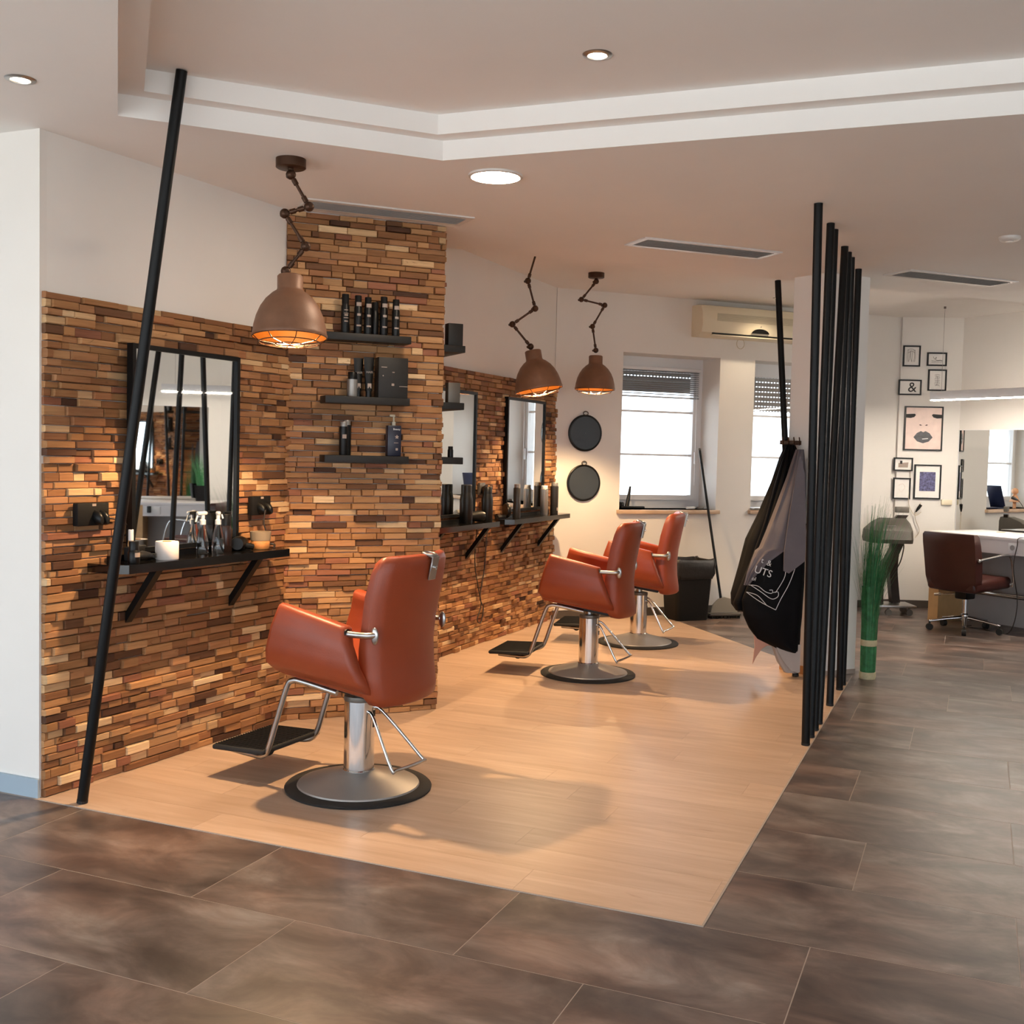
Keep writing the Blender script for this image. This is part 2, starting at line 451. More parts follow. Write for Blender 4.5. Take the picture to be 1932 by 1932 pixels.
def clad(wallobj, M, x0, x1, z1, ch, y_back, pmin, pmax, lmin, lmax, limit=300, skip=None):
    n = round(z1 / ch); hs = [random.uniform(0.8, 1.2) for _ in range(n)]; k = z1 / sum(hs); zs = [0.0]; items = []
    for h in hs: zs.append(zs[-1] + h * k)
    for r in range(n):
        x = x0 - random.uniform(0, lmax * 0.6)
        while x < x1:
            L = random.uniform(lmin, lmax)
            if random.random() < 0.15: L *= 0.55
            a, b = max(x0, x), min(x1, x + L); x += L
            if b - a < 0.012: continue
            p = random.uniform(pmin, pmax)
            if random.random() < 0.1: p += 0.006
            items.append((a, b, zs[r], zs[r + 1], p))
    def size_seen(it):
        w = M @ Vector(((it[0] + it[1]) / 2, 0, it[2])); return (it[1] - it[0]) / max(0.3, (w - Vector((0, 0, 1.4))).length) ** 2
    items.sort(key=size_seen, reverse=True)
    rest = MB(); tones = []
    for i, (a, b, za, zb, p) in enumerate(items):
        g = 0.0012; dz = random.uniform(-0.0012, 0.0008)
        S = Matrix.Translation((a + g, y_back, za + g + dz)) @ Matrix.Diagonal((b - a - 2 * g, y_back + p, zb - za - 2 * g, 1))
        c = lin(random.choices([t for t, _ in TONES], TW)[0]); v = random.uniform(0.82, 1.12)
        c = (c[0] * v, c[1] * v, c[2] * v, 1)
        me, vs, fs = random.choice(UNITS)
        if i < limit:
            o = bpy.data.objects.new('wood_block', me); C.objects.link(o); o.parent = wallobj; o.matrix_local = S; o.color = c
        else:
            rest.add(vs, fs, S); tones += [c] * len(fs)
    if rest.f:
        me = bpy.data.meshes.new('wood_blocks'); me.from_pydata([tuple(v) for v in rest.v], [], rest.f); me.materials.append(MT['block_far'])
        at_ = me.attributes.new('tone', 'FLOAT_COLOR', 'CORNER')
        for p in me.polygons:
            for li in p.loop_indices: at_.data[li].color = tones[p.index]
        o = bpy.data.objects.new('wood_blocks', me); C.objects.link(o); o.parent = wallobj; o['kind'] = 'stuff'

wl = wall('wall_left', FA, 0.012, LA + 0.25, ZC, 0.2, 0.02)
clad(wl, FA, 0.0, LA + 0.03, ZW, 0.0322, 0.02, -0.008, 0.014, 0.055, 0.20)
# column clad from floor to ceiling
B1 = B0 + Vector((math.cos(math.radians(AB)), math.sin(math.radians(AB)), 0)) * LB
mb = MB(); mb.prism([(-0.03, 0.02), (LB - 0.015, 0.02), (LB - 0.015, 0.88), (0.20, 0.55)], 0, ZC)
wc = struct(mb.build('wall_center', 'white', M=FB))
clad(wc, FB, -0.012, LB, ZC - 0.003, 0.0322, 0.02, -0.008, 0.014, 0.055, 0.20)
# the column's far flank, clad too
ws = Matrix.Translation(B1) @ Matrix.Rotation(math.radians(AB + 90), 4, 'Z')
flank = MB(); flank.lims(0.02, 0.86, 0.02, 0.04, 0, ZC)
wf = struct(flank.build('wall_center_flank', 'white', M=ws))
clad(wf, ws, 0.012, 0.86, ZC - 0.003, 0.0322, 0.02, -0.004, 0.010, 0.09, 0.28, limit=60)

wfl = wall('wall_far_left', FC_, -3.2, 0.02, ZH, 0.2, 0.02)
clad(wfl, FC_, -2.85, 0.0, 1.978, 0.0322, 0.02, -0.008, 0.016, 0.055, 0.17)

W1 = (0.62, 1.60, 0.935, 2.30); W2 = (1.97, 3.05, 0.935, 2.30)
wall('wall_back', FD, -0.02, LD, ZH, 0.38, 0.0, [W1, W2])
wall('wall_gallery', FE, -0.02, 0.56, ZH, 0.2)
wall('wall_right', FF, -0.02, 2.5, ZH, 0.2)
FG = FF @ Matrix.Translation((2.5, 0, 0)) @ Matrix.Rotation(math.radians(-8.5), 4, 'Z')
wall('wall_right_far', FG, -0.02, 6.2, ZH, 0.2)
wg = MB(); wg.lims(-6.2, A0.x - 0.018, 3.228, 3.5, 0, ZC)
struct(wg.build('wall_entrance', 'white'))
wo = MB(); wo.lims(-6.4, -6.2, -2.2, 3.5, 0, 0.12); wo.lims(-6.4, -6.2, -2.2, 3.5, 2.22, ZC)
wo.lims(-6.4, -6.2, 0.2, 3.5, 0.12, 2.22)
struct(wo.build('wall_street', 'frame_white'))
ws2 = MB(); ws2.lims(6.0, 6.2, -2.2, 6.9, 0, 0.12); ws2.lims(6.0, 6.2, -2.2, 6.9, 2.22, ZC)
ws2.lims(6.0, 6.2, 0.2, 6.9, 0.12, 2.22)
struct(ws2.build('wall_side', 'frame_white'))
# shop front behind the viewer: posts and lintel, open glazing bays
sf = MB(); sf.lims(-6.4, 6.2, -2.4, -2.2, 2.22, ZC); sf.lims(-6.4, 6.2, -2.4, -2.2, 0, 0.12)
for x in (-6.3, -3.8, -1.3, 1.2, 3.7, 6.1): sf.lims(x - 0.07, x + 0.07, -2.4, -2.2, 0.12, 2.22)
struct(sf.build('wall_front', 'frame_white'))

# pillar between the two areas
PL = [(-1.160, 7.452), (-0.930, 7.300), (-0.694, 7.562), (-0.80, 7.86), (-1.12, 7.86)]
mb = MB(); mb.prism(PL, 0, ZH + 0.02); pillar = struct(mb.build('pillar', 'white'))
mb = MB()
for (p, q) in ((PL[0], PL[1]), (PL[4], PL[0])):
    p, q = Vector((*p, 0)), Vector((*q, 0)); d = (q - p).normalized(); n = Vector((d.y, -d.x, 0))
    mb.prism([p, q, q + n * 0.008, p + n * 0.008], 0.0, 0.055)
struct(mb.build('trim_1', 'base_wood'))
mb = MB(); p, q = Vector((*PL[1], 0)), Vector((*PL[2], 0)); d = (q - p).normalized(); n = Vector((d.y, -d.x, 0))
mb.prism([p, q, q + n * 0.006, p + n * 0.006], 0, 0.03); struct(mb.build('trim_2', 'grout'))

# skirting boards
mb = MB(); mb.lims(-6.2, A0.x - 0.012, 3.216, 3.228, 0, 0.075); struct(mb.build('baseboard_entrance', 'base_blue'))
mb = MB(); mb.lims(0.0, LD, -0.012, 0, 0, 0.07); struct(mb.build('baseboard_back', 'base_dark', M=FD))
mb = MB(); mb.lims(0.0, 0.55, -0.012, 0, 0, 0.07); struct(mb.build('baseboard_gallery', 'base_dark', M=FE))
mb = MB(); mb.lims(0.0, 2.49, -0.012, 0, 0, 0.07); struct(mb.build('baseboard_right', 'base_dark', M=FF))

# ceiling: low slab with a stepped tray, higher behind a diagonal edge
def flat(outer, holes, z, name, m='ceil'):
    polys = [[Vector((p[0], p[1], 0)) for p in outer]] + [[Vector((p[0], p[1], 0)) for p in h] for h in holes]
    pts = [p for q in polys for p in q]; tri = geometry.tessellate_polygon(polys)
    return [(p.x, p.y, z) for p in pts], [tuple(t) for t in tri]
ed = Vector((math.cos(math.radians(44.3)), math.sin(math.radians(44.3)))); e0 = Vector((-2.933, 5.879))
eA = e0 - ed * 0.75; eB = e0 + ed * 8.6
H1 = [(-2.949, 3.200), (-2.085, 4.124), (4.2, 4.330), (4.2, -1.1), (1.005, -1.1)]
H2 = [(-2.839, 3.212), (-2.065, 4.037), (4.1, 4.240), (4.1, -1.0), (1.045, -1.01)]
mb = MB()
vs, fs = flat([(-6.4, -2.4), (6.3, -2.4), (6.3, eB.y), (eB.x, eB.y), (eA.x, eA.y), (-6.4, eA.y)], [H1], ZC, 'c'); mb.add(vs, fs)
vs, fs = flat(H1, [H2], 2.68, 'c'); mb.add(vs, fs)
mb.add([(p[0], p[1], 2.76) for p in H2], [tuple(range(5))])
for H, za, zb in ((H1, ZC, 2.68), (H2, 2.68, 2.76)):
    for i in range(5):
        p, q = H[i], H[(i + 1) % 5]; mb.add([(*p, za), (*q, za), (*q, zb), (*p, zb)], [(0, 1, 2, 3)])
mb.add([(eA.x, eA.y, ZC), (eB.x, eB.y, ZC), (eB.x, eB.y, ZH), (eA.x, eA.y, ZH)], [(0, 1, 2, 3)])
mb.add([(eA.x, eA.y, ZH), (eB.x, eB.y, ZH), (eB.x, 13.2, ZH), (-4.2, 13.2, ZH), (-4.2, eA.y, ZH)], [tuple(range(5))])
struct(mb.build('ceiling', 'ceil'))
mb = MB(); mb.lims(-6.4, 6.3, -2.4, 13.2, 2.86, 2.95); struct(mb.build('roof', 'white'))

# floor: slab, dark stone tiles in running bond, oak planks under the chairs
mb = MB(); mb.lims(-6.4, 6.3, -2.4, 13.2, -0.12, -0.0005)
floor = struct(mb.build('floor', 'grout'))
mb = MB(); mb.lims(-60, 60, -60, 60, -0.32, -0.3); struct(mb.build('ground', 'ground'))
def clip(poly, n, c):     # keep n.p <= c
    out = []
    for i in range(len(poly)):
        p, q = poly[i], poly[(i + 1) % len(poly)]; a, b = n[0] * p[0] + n[1] * p[1] - c, n[0] * q[0] + n[1] * q[1] - c
        if a <= 0: out.append(p)
        if a * b < 0:
            t = a / (a - b); out.append((p[0] + (q[0] - p[0]) * t, p[1] + (q[1] - p[1]) * t))
    return out
def area(p): return abs(sum(p[i][0] * p[(i + 1) % len(p)][1] - p[(i + 1) % len(p)][0] * p[i][1] for i in range(len(p)))) / 2 if len(p) > 2 else 0
OX = -0.70; OY = 3.205                       # right and front edge of the oak floor
far_p = Vector((-2.404, 9.314)); far_q = Vector((-1.217, 7.866)); fd = (far_q - far_p).normalized(); FN = (-fd.y, fd.x)
if FN[0] * 0 + FN[1] * 20 < 0: FN = (-FN[0], -FN[1])
FCc = FN[0] * far_p.x + FN[1] * far_p.y      # oak where FN.p <= FCc
def wall_side(M, x0, y0=0.0):
    return M
def piece(name, poly, m, t=0.0005, gap=0.0):
    if area(poly) < 0.002: return
    cx = sum(p[0] for p in poly) / len(poly); cy = sum(p[1] for p in poly) / len(poly)
    mb = MB(); mb.prism([(p[0] - cx, p[1] - cy) for p in poly], -t, 0.0)
    return mb.build(name, m, floor, M=Matrix.Translation((cx, cy, 0)))
TP, TR = 0.905, 0.4925
offs = {-2: 0.0, -1: -0.385, 0: 0.168, 1: -0.318, 2: 0.178, 3: -0.430, 4: 0.190, 5: -0.25, 6: 0.33, 7: -0.1, 8: 0.25, 9: -0.4, 10: 0.1, 11: -0.3, 12: -0.18, 13: 0.3, 14: -0.2, 15: 0.2, 16: -0.05, 17: 0.4}
offs[-3] = -0.4; offs[-4] = 0.15
g = 0.0016
for r in range(-4, 17):
    ya, yb = OY + r * TR + g, OY + (r + 1) * TR - g
    k0 = int((-4.6 - offs[r]) / TP) - 1
    for k in range(k0, k0 + 10):
        xa, xb = offs[r] + k * TP + g, offs[r] + (k + 1) * TP - g
        q = [(xa, ya), (xb, ya), (xb, yb), (xa, yb)]
        cxy = ((xa + xb) / 2, (ya + yb) / 2)
        if cxy[0] < -4.4 - 0.0 * r or cxy[0] > 3.4: continue
        if r < 0: piece('floor_tile', q, 'tile'); continue
        if xb > OX:
            p = clip(q, (-1, 0), -OX - 0.004)
            p = clip(p, (0.707, 0.707), 8.02) if False else p
            if cxy[0] * 0.656 + cxy[1] * 0.755 < 0.656 * K0.x + 0.755 * K0.y + 0.3: piece('floor_tile', p, 'tile')
        if xa < OX:
            p = clip(q, (1, 0), OX + 0.004); p = clip(p, (-FN[0], -FN[1]), -FCc - 0.002)
            if len(p) > 2:
                p = clip(p, (-0.7071, 0.7071), 0.7071 * (C1.y - C1.x) + 0.05)
                if len(p) > 2: piece('floor_tile', p, 'tile')
# oak: planks along x
PW = 0.192; y = OY + 0.003; r = 0
while y < 9.3:
    x = -3.40 - random.uniform(0, 1.2)
    while x < OX:
        q = [(x, y + 0.0004), (x + 1.28, y + 0.0004), (x + 1.28, y + PW - 0.0004), (x, y + PW - 0.0004)]; x += 1.2808
        p = clip(q, (1, 0), OX - 0.003); p = clip(p, FN, FCc - 0.002) if len(p) > 2 else p
        p = clip(p, (-1, 0), 3.36) if len(p) > 2 else p
        if len(p) > 2: piece('floor_plank', p, 'plank')
    y += PW
# thin strip around the oak
mb = MB(); mb.lims(-3.33, OX + 0.004, OY - 0.004, OY + 0.003, -0.004, 0.0025); mb.lims(OX - 0.003, OX + 0.004, OY, 7.45, -0.004, 0.0025)
struct(mb.build('trim_3', 'grout'))

# ------------------------------------------------------------------ windows in the back wall
def window(n, W, shutter_to, blind, slot_rows):
    a, b, z0, z1 = W
    root = bpy.data.objects.new('window_%d' % n, None); C.objects.link(root); root.matrix_world = FD; struct(root)
    ym = 0.29
    mb = MB(); f = 0.055
    for (x0, x1, za, zb) in ((a, a + f, z0, z1), (b - f, b, z0, z1), (a + f, b - f, z1 - 0.08, z1), (a + f, b - f, z0, z0 + 0.075)):
        mb.lims(x0, x1, ym, ym + 0.07, za, zb)
    mb.build('frame', 'frame_white', root)
    mb = MB(); s = 0.045; i0, i1, j0, j1 = a + f, b - f, z0 + 0.075, z1 - 0.08
    for (x0, x1, za, zb) in ((i0, i0 + s, j0, j1), (i1 - s, i1, j0, j1), (i0 + s, i1 - s, j1 - s, j1), (i0 + s, i1 - s, j0, j0 + s)):
        mb.lims(x0, x1, ym - 0.015, ym + 0.05, za, zb)
    sash = mb.build('sash', 'frame_white', root)
    for zc in (1.81, 1.42):
        mb = MB(); mb.lims(i0 + s, i1 - s, ym - 0.005, ym + 0.035, zc - 0.009, zc + 0.009); mb.build('glazing_bar', 'frame_white', sash)
    mb = MB(); mb.lims(i0 + s, i1 - s, ym + 0.012, ym + 0.018, j0 + s, j1 - s); mb.build('pane', 'glass', sash)
    mb = MB(); mb.rbox((i1 - 0.02, ym - 0.03, 1.40), (0.018, 0.025, 0.11), 0.006); mb.build('handle', 'frame_white', sash, 40)
    # outer roller shutter, partly lowered: slats with rows of light slots between them
    mb = MB(); zz = z1 - 0.075; yo = ym + 0.10; row = 0
    while zz > shutter_to:
        mb.lims(a, b, yo, yo + 0.012, zz - 0.037, zz); zz -= 0.037
        x = a; row += 1
        if row > slot_rows: mb.lims(a, b, yo + 0.002, yo + 0.010, zz - 0.009, zz); x = b
        while x < b - 0.01:
            mb.lims(x, x + 0.012, yo + 0.002, yo + 0.010, zz - 0.009, zz); x += 0.034
        zz -= 0.009
    mb.build('shutter_slats', 'shutter', root)['kind'] = 'stuff'
    mb = MB(); mb.rbox(((a + b) / 2, 0.13, 0.918), (b - a + 0.05, 0.34, 0.034), 0.004); mb.build('window_sill', 'sill', root, 40)
    if blind:
        mb = MB(); mb.rbox(((a + b) / 2, 0.255, z1 - 0.105), (b - a - 0.1, 0.03, 0.03), 0.004); mb.build('blind_headrail', 'frame_white', root, 40)
        mb = MB(); zz = z1 - 0.125
        while zz > 1.955:
            mb.add([(a + 0.06, 0.242, zz - 0.007), (b - 0.06, 0.242, zz - 0.007), (b - 0.06, 0.268, zz + 0.003), (a + 0.06, 0.268, zz + 0.003)], [(0, 1, 2, 3)]); zz -= 0.0185
        mb.lims(a + 0.06, b - 0.06, 0.244, 0.266, 1.935, 1.948)
        mb.build('blind_slats', 'blind', root)['kind'] = 'stuff'
        mb = MB(); mb.tube([(b - 0.09, 0.24, z1 - 0.15), (b - 0.085, 0.24, 1.15)], 0.002, 5); mb.build('blind_cord', 'frame_white', root)
    return root
window(1, W1, 2.0, True, 3)
window(2, W2, 1.88, False, 99)

# ------------------------------------------------------------------ mirrors and vanity shelves on the clad walls
def wall_mirror(M, x0, x1, z0, z1, label, fw=0.02, group=None, turn=0.0):
    t = thing('wall_mirror', label, 'mirror', M @ Matrix.Translation(((x0 + x1) / 2, -0.008 - abs(math.sin(turn)) * (x1 - x0) / 2, z0)) @ Matrix.Rotation(turn, 4, 'Z'), group)
    w, h = (x1 - x0) / 2, z1 - z0
    mb = MB(); mb.lims(-w + 0.004, w - 0.004, -0.018, -0.012, 0.004, h - 0.004); mb.build('glass', 'mirror', t)
    mb = MB()
    for (a, b, c, d) in ((-w, -w + fw, 0, h), (w - fw, w, 0, h), (-w + fw, w - fw, h - fw, h), (-w + fw, w - fw, 0, fw)): mb.lims(a, b, -0.028, 0.004, c, d)
    mb.build('frame', 'black_metal', t)
    return t
def vanity(M, x0, x1, label, brackets):
    zt = 0.915; dp = 0.20
    t = thing('vanity_shelf', label, 'shelf', M @ Matrix.Translation((0, 0, zt)))
    c = 0.06
    mb = MB(); mb.prism([(x0, -0.012), (x0, -dp + c), (x0 + c * 0.7, -dp), (x1 - c * 0.7, -dp), (x1, -dp + c), (x1, -0.012)], -0.036, 0)
    mb.build('board', 'shelf_black', t)
    mb = MB(); mb.lims(x0 + 0.1, x1 - 0.1, -0.03, -0.012, 0.0, 0.022); mb.build('back_rail', 'black_metal', t)
    for x in brackets:
        mb = MB(); w = 0.018
        p = [(-0.012, -0.27), (-0.012, -0.225), (-0.155, -0.036), (-0.19, -0.036)]
        vs = [(x + s, q[0], q[1]) for s in (-w, w) for q in p]
        mb.add(vs, [(0, 1, 2, 3), (7, 6, 5, 4), (0, 4, 5, 1), (1, 5, 6, 2), (2, 6, 7, 3), (3, 7, 4, 0)]); mb.build('bracket', 'black_metal', t)
    return t
wall_mirror(FA, 0.385, 1.080, 0.945, 1.822, 'tall black framed mirror on the nearest wood wall behind the leaning pole', turn=math.radians(2.35))
wall_mirror(FC_, -2.315, -1.622, 0.955, 1.828, 'black framed mirror half hidden behind the wood clad column')
wall_mirror(FC_, -1.085, -0.325, 0.955, 1.828, 'black framed mirror on far wood wall below the tilted pendant lamp')
vanity(FA, 0.20, 1.30, 'black glossy shelf under the nearest mirror holding a paper roll', (0.42, 1.06))
vanity(FC_, -2.62, -1.515, 'black glossy shelf emerging from behind the wood column', (-2.40, -1.70))
vanity(FC_, -1.335, -0.10, 'black glossy shelf nearest the window holding silver cans', (-1.10, -0.36))

def ledge(M, x0, x1, zt, label, d=0.11, group=None):
    mb = MB(); mb.rbox(((x0 + x1) / 2, -d / 2 + 0.0, zt - 0.019), (x1 - x0, d, 0.038), 0.003)
    o = mb.build('wall_shelf', 'shelf_grey', None, 40, M=M)
    return tag(o, label, 'shelf', group)
FBo = FB @ Matrix.Translation((0, -0.008, 0))
ledge(FBo, 0.165, 0.614, 1.991, 'top shelf on the wood column holding tall black bottles')
ledge(FBo, 0.165, 0.612, 1.672, 'middle shelf on the wood column holding a box and tubes')
ledge(FBo, 0.165, 0.612, 1.372, 'bottom shelf on the wood column with a navy bottle')
FS = ws @ Matrix.Translation((0, -0.008, 0))
ledge(FS, 0.10, 0.55, 1.985, 'top shelf on the column flank with a dark box against white wall', 0.155)
ledge(FS, 0.10, 0.55, 1.672, 'middle shelf on the column flank seen before the far mirror', 0.155)
ledge(FS, 0.10, 0.55, 1.372, 'bottom shelf on the column flank seen before the far mirror', 0.155)

# ------------------------------------------------------------------ small products
def on(M, x, off, z): return M @ Matrix.Translation((x, -off, z))
def bottle(M, r, h, label, body='black', cap='black_matte', ch=0.25, shoulder=0.9, name='bottle', bands=(), group=None, cat='bottle'):
    t = thing(name, label, cat, M, group); hb = h * (1 - ch)
    mb = MB(); mb.lathe([(r * 0.94, 0), (r, 0.004), (r, hb * shoulder), (r * 0.82, hb)], 20); mb.build('body', body, t, 40)
    mb = MB(); mb.lathe([(r * 0.84, hb), (r * 0.84, h - 0.003), (r * 0.78, h)], 20); mb.build('cap', cap, t, 40)
    for (za, zb, half) in bands:
        n = 7; vs = []
        for k in range(n):
            a = -PI / 2 + half * (2 * k / (n - 1) - 1)
            for z in (za, zb): vs.append((1.012 * r * math.cos(a), 1.012 * r * math.sin(a), z * h))
        mb = MB(); mb.add(vs, [(2 * k, 2 * k + 2, 2 * k + 3, 2 * k + 1) for k in range(n - 1)]); mb.build('label', 'label', t)
    return t
zt = 1.991; lb = ((0.72, 0.82, 0.7), (0.47, 0.53, 0.5), (0.2, 0.24, 0.6))
bottle(on(FBo, 0.274, 0.06, zt), 0.0215, 0.198, 'leftmost black bottle on top column shelf, white text lines low on it', bands=((0.58, 0.60, 0.5), (0.50, 0.515, 0.6), (0.44, 0.48, 0.45), (0.38, 0.40, 0.6), (0.29, 0.32, 0.45)))
bottle(on(FBo, 0.341, 0.06, zt), 0.0205, 0.196, 'second black bottle on top column shelf with a pink label', bands=lb)
bottle(on(FBo, 0.392, 0.065, zt), 0.0205, 0.190, 'third black bottle from the left on top column shelf', bands=lb)
bottle(on(FBo, 0.437, 0.035, zt), 0.0205, 0.172, 'shadowed black bottle standing behind the row on top column shelf')
bottle(on(FBo, 0.478, 0.06, zt), 0.0205, 0.200, 'tallest right-hand black bottle on top column shelf with a label', bands=lb)
bottle(on(FBo, 0.541, 0.065, zt), 0.0205, 0.190, 'rightmost black bottle on top column shelf near shelf end', bands=lb)
zm = 1.672
bottle(on(FBo, 0.315, 0.065, zm), 0.027, 0.125, 'grey jar with black lid on middle column shelf', 'silver', 'black', 0.3, 1.0, 'jar', cat='jar')
def squeeze(M, w, h, label):
    t = thing('tube', label, 'tube', M); rings = []
    for k in range(9):
        q = k / 8; z = 0.03 + q * (h - 0.03); a = w * (0.62 + 0.38 * q); b = w * 0.62 * (1 - q) + 0.002
        rings.append([(a * math.cos(2 * PI * i / 16), b * math.sin(2 * PI * i / 16), z) for i in range(16)])
    mb = MB(); mb.loft(rings); mb.build('body', 'black', t, 50)
    mb = MB(); mb.lathe([(w * 0.55, 0), (w * 0.55, 0.03)], 16); mb.build('cap', 'black', t, 40)
    mb = MB(); mb.lims(-w * 0.36, w * 0.36, -w * 0.6, -w * 0.58, 0.045, 0.07); mb.build('label', 'label', t)
    text_mesh('HAIR', 0.016, Matrix.Translation((0, -w * 0.5, h * 0.62)) @ FACE, 'lettering', 'ink_grey', t)
    return t
squeeze(on(FBo, 0.352, 0.045, zm), 0.026, 0.20, 'left glossy black tube behind the grey jar')
squeeze(on(FBo, 0.400, 0.070, zm), 0.028, 0.205, 'black tube with pale label between jar and black box')
t = thing('product_box', 'large black carton on middle column shelf', 'box', on(FBo, 0.525, 0.055, zm))
mb = MB(); mb.rbox((0, 0, 0.104), (0.158, 0.075, 0.208), 0.002); mb.build('carton', 'shelf_grey', t, 40)
for (x, z, w, h) in ((-0.05, 0.155, 0.03, 0.004), (0.0, 0.13, 0.012, 0.005), (-0.055, 0.11, 0.006, 0.006), (0.055, 0.06, 0.045, 0.003), (-0.002, 0.063, 0.014, 0.012)):
    mb = MB(); mb.lims(x - w / 2, x + w / 2, -0.0382, -0.0376, z, z + h); mb.build('print', 'label', t)
zb = 1.372
bottle(on(FBo, 0.272, 0.07, zb), 0.022, 0.170, 'front black bottle with silver cap on bottom column shelf', 'black', 'silver', 0.14, 1.0, bands=((0.5, 0.62, 0.5),))
bottle(on(FBo, 0.300, 0.030, zb), 0.022, 0.180, 'rear black bottle with silver cap on bottom column shelf', 'black', 'silver', 0.14, 1.0)
t = thing('pump_bottle', 'navy square bottle on bottom column shelf', 'bottle', on(FBo, 0.541, 0.06, zb))
mb = MB(); mb.rbox((0, 0, 0.08), (0.075, 0.045, 0.16), 0.006); mb.build('body', 'navy', t, 40)
mb = MB(); mb.lathe([(0.011, 0.16), (0.011, 0.178), (0.005, 0.18), (0.005, 0.205)], 12); mb.rbox((-0.008, 0, 0.21), (0.03, 0.012, 0.012), 0.003); mb.build('pump', 'smoke', t, 40)
text_mesh('Beauty', 0.014, Matrix.Translation((0.01, -0.0235, 0.14)) @ FACE, 'lettering', 'print_white', t)
mb = MB(); mb.prism([(0.012 * math.cos(PI / 2 + k * PI / 5) * (1 if k % 2 == 0 else 0.5) + 0.012, 0.012 * math.sin(PI / 2 + k * PI / 5) * (1 if k % 2 == 0 else 0.5)) for k in range(10)], 0, 0.0006, Matrix.Translation((0, -0.0228, 0.10)) @ FACE)
mb.build('emblem', 'label', t)
mb = MB(); mb.lims(-0.004, 0.02, -0.0235, -0.0228, 0.068, 0.071); mb.build('print', 'label', t)
mb = MB(); mb.lims(0.006, 0.018, -0.0235, -0.0228, 0.03, 0.042); mb.build('print', 'label', t)
# things on the flank shelves
def carton(M, w, d, h, label, m='shelf_grey'):
    t = thing('product_box', label, 'box', M)
    mb = MB(); mb.rbox((0, 0, h / 2), (w, d, h), 0.002); mb.build('carton', m, t, 40)
    mb = MB(); mb.lims(-w * 0.3, w * 0.3, -d / 2 - 0.0008, -d / 2, h * 0.3, h * 0.36); mb.build('print', 'label', t)
carton(on(FS, 0.14, 0.10, 1.985), 0.06, 0.085, 0.12, 'dark carton on the flank shelf against the white wall')
carton(on(FS, 0.14, 0.10, 1.672), 0.05, 0.07, 0.11, 'dark carton on middle flank shelf before the mirror', 'grey_dark')
bottle(on(FS, 0.13, 0.09, 1.372), 0.016, 0.06, 'tiny black bottle on bottom flank shelf before the mirror')

# on the nearest vanity
zs = 0.915
t = thing('paper_roll', 'white paper roll standing on the nearest black shelf', 'paper roll', on(FA, 0.515, 0.135, zs))
mb = MB(); mb.lathe([(0.018, 0.002), (0.018, 0.076), (0.046, 0.078), (0.0485, 0.075), (0.0485, 0.003), (0.046, 0), (0.018, 0.002)], 36, caps=False); mb.build('roll', 'roll', t, 40)
mb = MB(); mb.lathe([(0.019, 0.001), (0.019, 0.0785), (0.016, 0.0785), (0.016, 0.001), (0.019, 0.001)], 20, caps=False); mb.build('core', 'desk_wood', t, 40)
bottle(on(FA, 0.305, 0.160, zs), 0.024, 0.092, 'small black bottle with faint label at left end of nearest shelf', 'black', 'black', 0.4, 0.85, bands=((0.3, 0.5, 0.6),))
bottle(on(FA, 0.385, 0.06, zs), 0.013, 0.13, 'thin pale bottle behind the hair clipper', 'desk_wood', 'print_white', 0.35, 0.8)
t = thing('hair_clipper', 'black hair clipper lying left of the paper roll', 'clipper', on(FA, 0.395, 0.12, zs) @ Matrix.Rotation(0.25, 4, 'Z'))
mb = MB(); mb.loft([[(x, 0.026 * s * math.cos(a), 0.024 * s + 0.02 * s * math.sin(a)) for a in [2 * PI * i / 14 for i in range(14)]] for x, s in ((-0.085, 0.6), (-0.06, 0.95), (0.0, 1.0), (0.04, 0.8), (0.065, 0.55))]); mb.build('body', 'black', t, 50)
mb = MB(); mb.lims(0.063, 0.085, -0.02, 0.02, 0.01, 0.026); mb.build('blade', 'satin', t)
mb = MB(); mb.rbox((0.03, 0.055, 0.03), (0.13, 0.03, 0.06), 0.006); mb.build('charging_stand', 'black_matte', t, 40)
def spray(M, label, back=False):
    t = thing('spray_bottle', label, 'spray bottle', M)
    mb = MB(); mb.lathe([(0.026, 0), (0.027, 0.004), (0.027, 0.05), (0.022, 0.09), (0.013, 0.125), (0.013, 0.135)], 22); mb.build('body', 'clear', t, 50)
    mb = MB(); mb.lathe([(0.014, 0.132), (0.014, 0.152), (0.009, 0.156), (0.009, 0.175)], 16); mb.rbox((-0.006 if not back else 0, 0, 0.183), (0.06 if not back else 0.02, 0.018, 0.016), 0.005)
    mb.tube([(-0.028, 0, 0.18), (-0.036, 0, 0.165), (-0.045, 0, 0.145)] if not back else [(0, -0.02, 0.178), (0, -0.028, 0.16)], 0.004, 6); mb.build('trigger', 'print_white', t, 40)
    mb = MB(); mb.tube(smoothed([(0.0, 0, 0.14), (0.002, 0, 0.08), (0.012, 0, 0.03), (0.02, 0, 0.006)]), 0.0025, 6); mb.build('dip_tube', 'print_white', t)
    return t
spray(on(FA, 0.805, 0.065, zs), 'clear spray bottle with white trigger pointing left, nearest mirror')
spray(on(FA, 0.862, 0.105, zs), 'clear spray bottle seen end-on in front of the other one', True)
t = bottle(on(FA, 0.945, 0.075, zs), 0.030, 0.175, 'dark brown pump bottle right of the clear spray bottles', 'dark_amber', 'black', 0.3, 0.8)
mb = MB(); mb.rbox((0.01, 0, 0.18), (0.05, 0.014, 0.014), 0.004); mb.build('pump', 'black', t, 40)
t = thing('cup', 'bamboo cup with taupe band on right of nearest shelf', 'cup', on(FA, 1.150, 0.11, zs))
mb = MB(); mb.lathe([(0.038, 0), (0.042, 0.004), (0.046, 0.045), (0.043, 0.05)], 28); mb.build('base', 'potwood', t, 40)
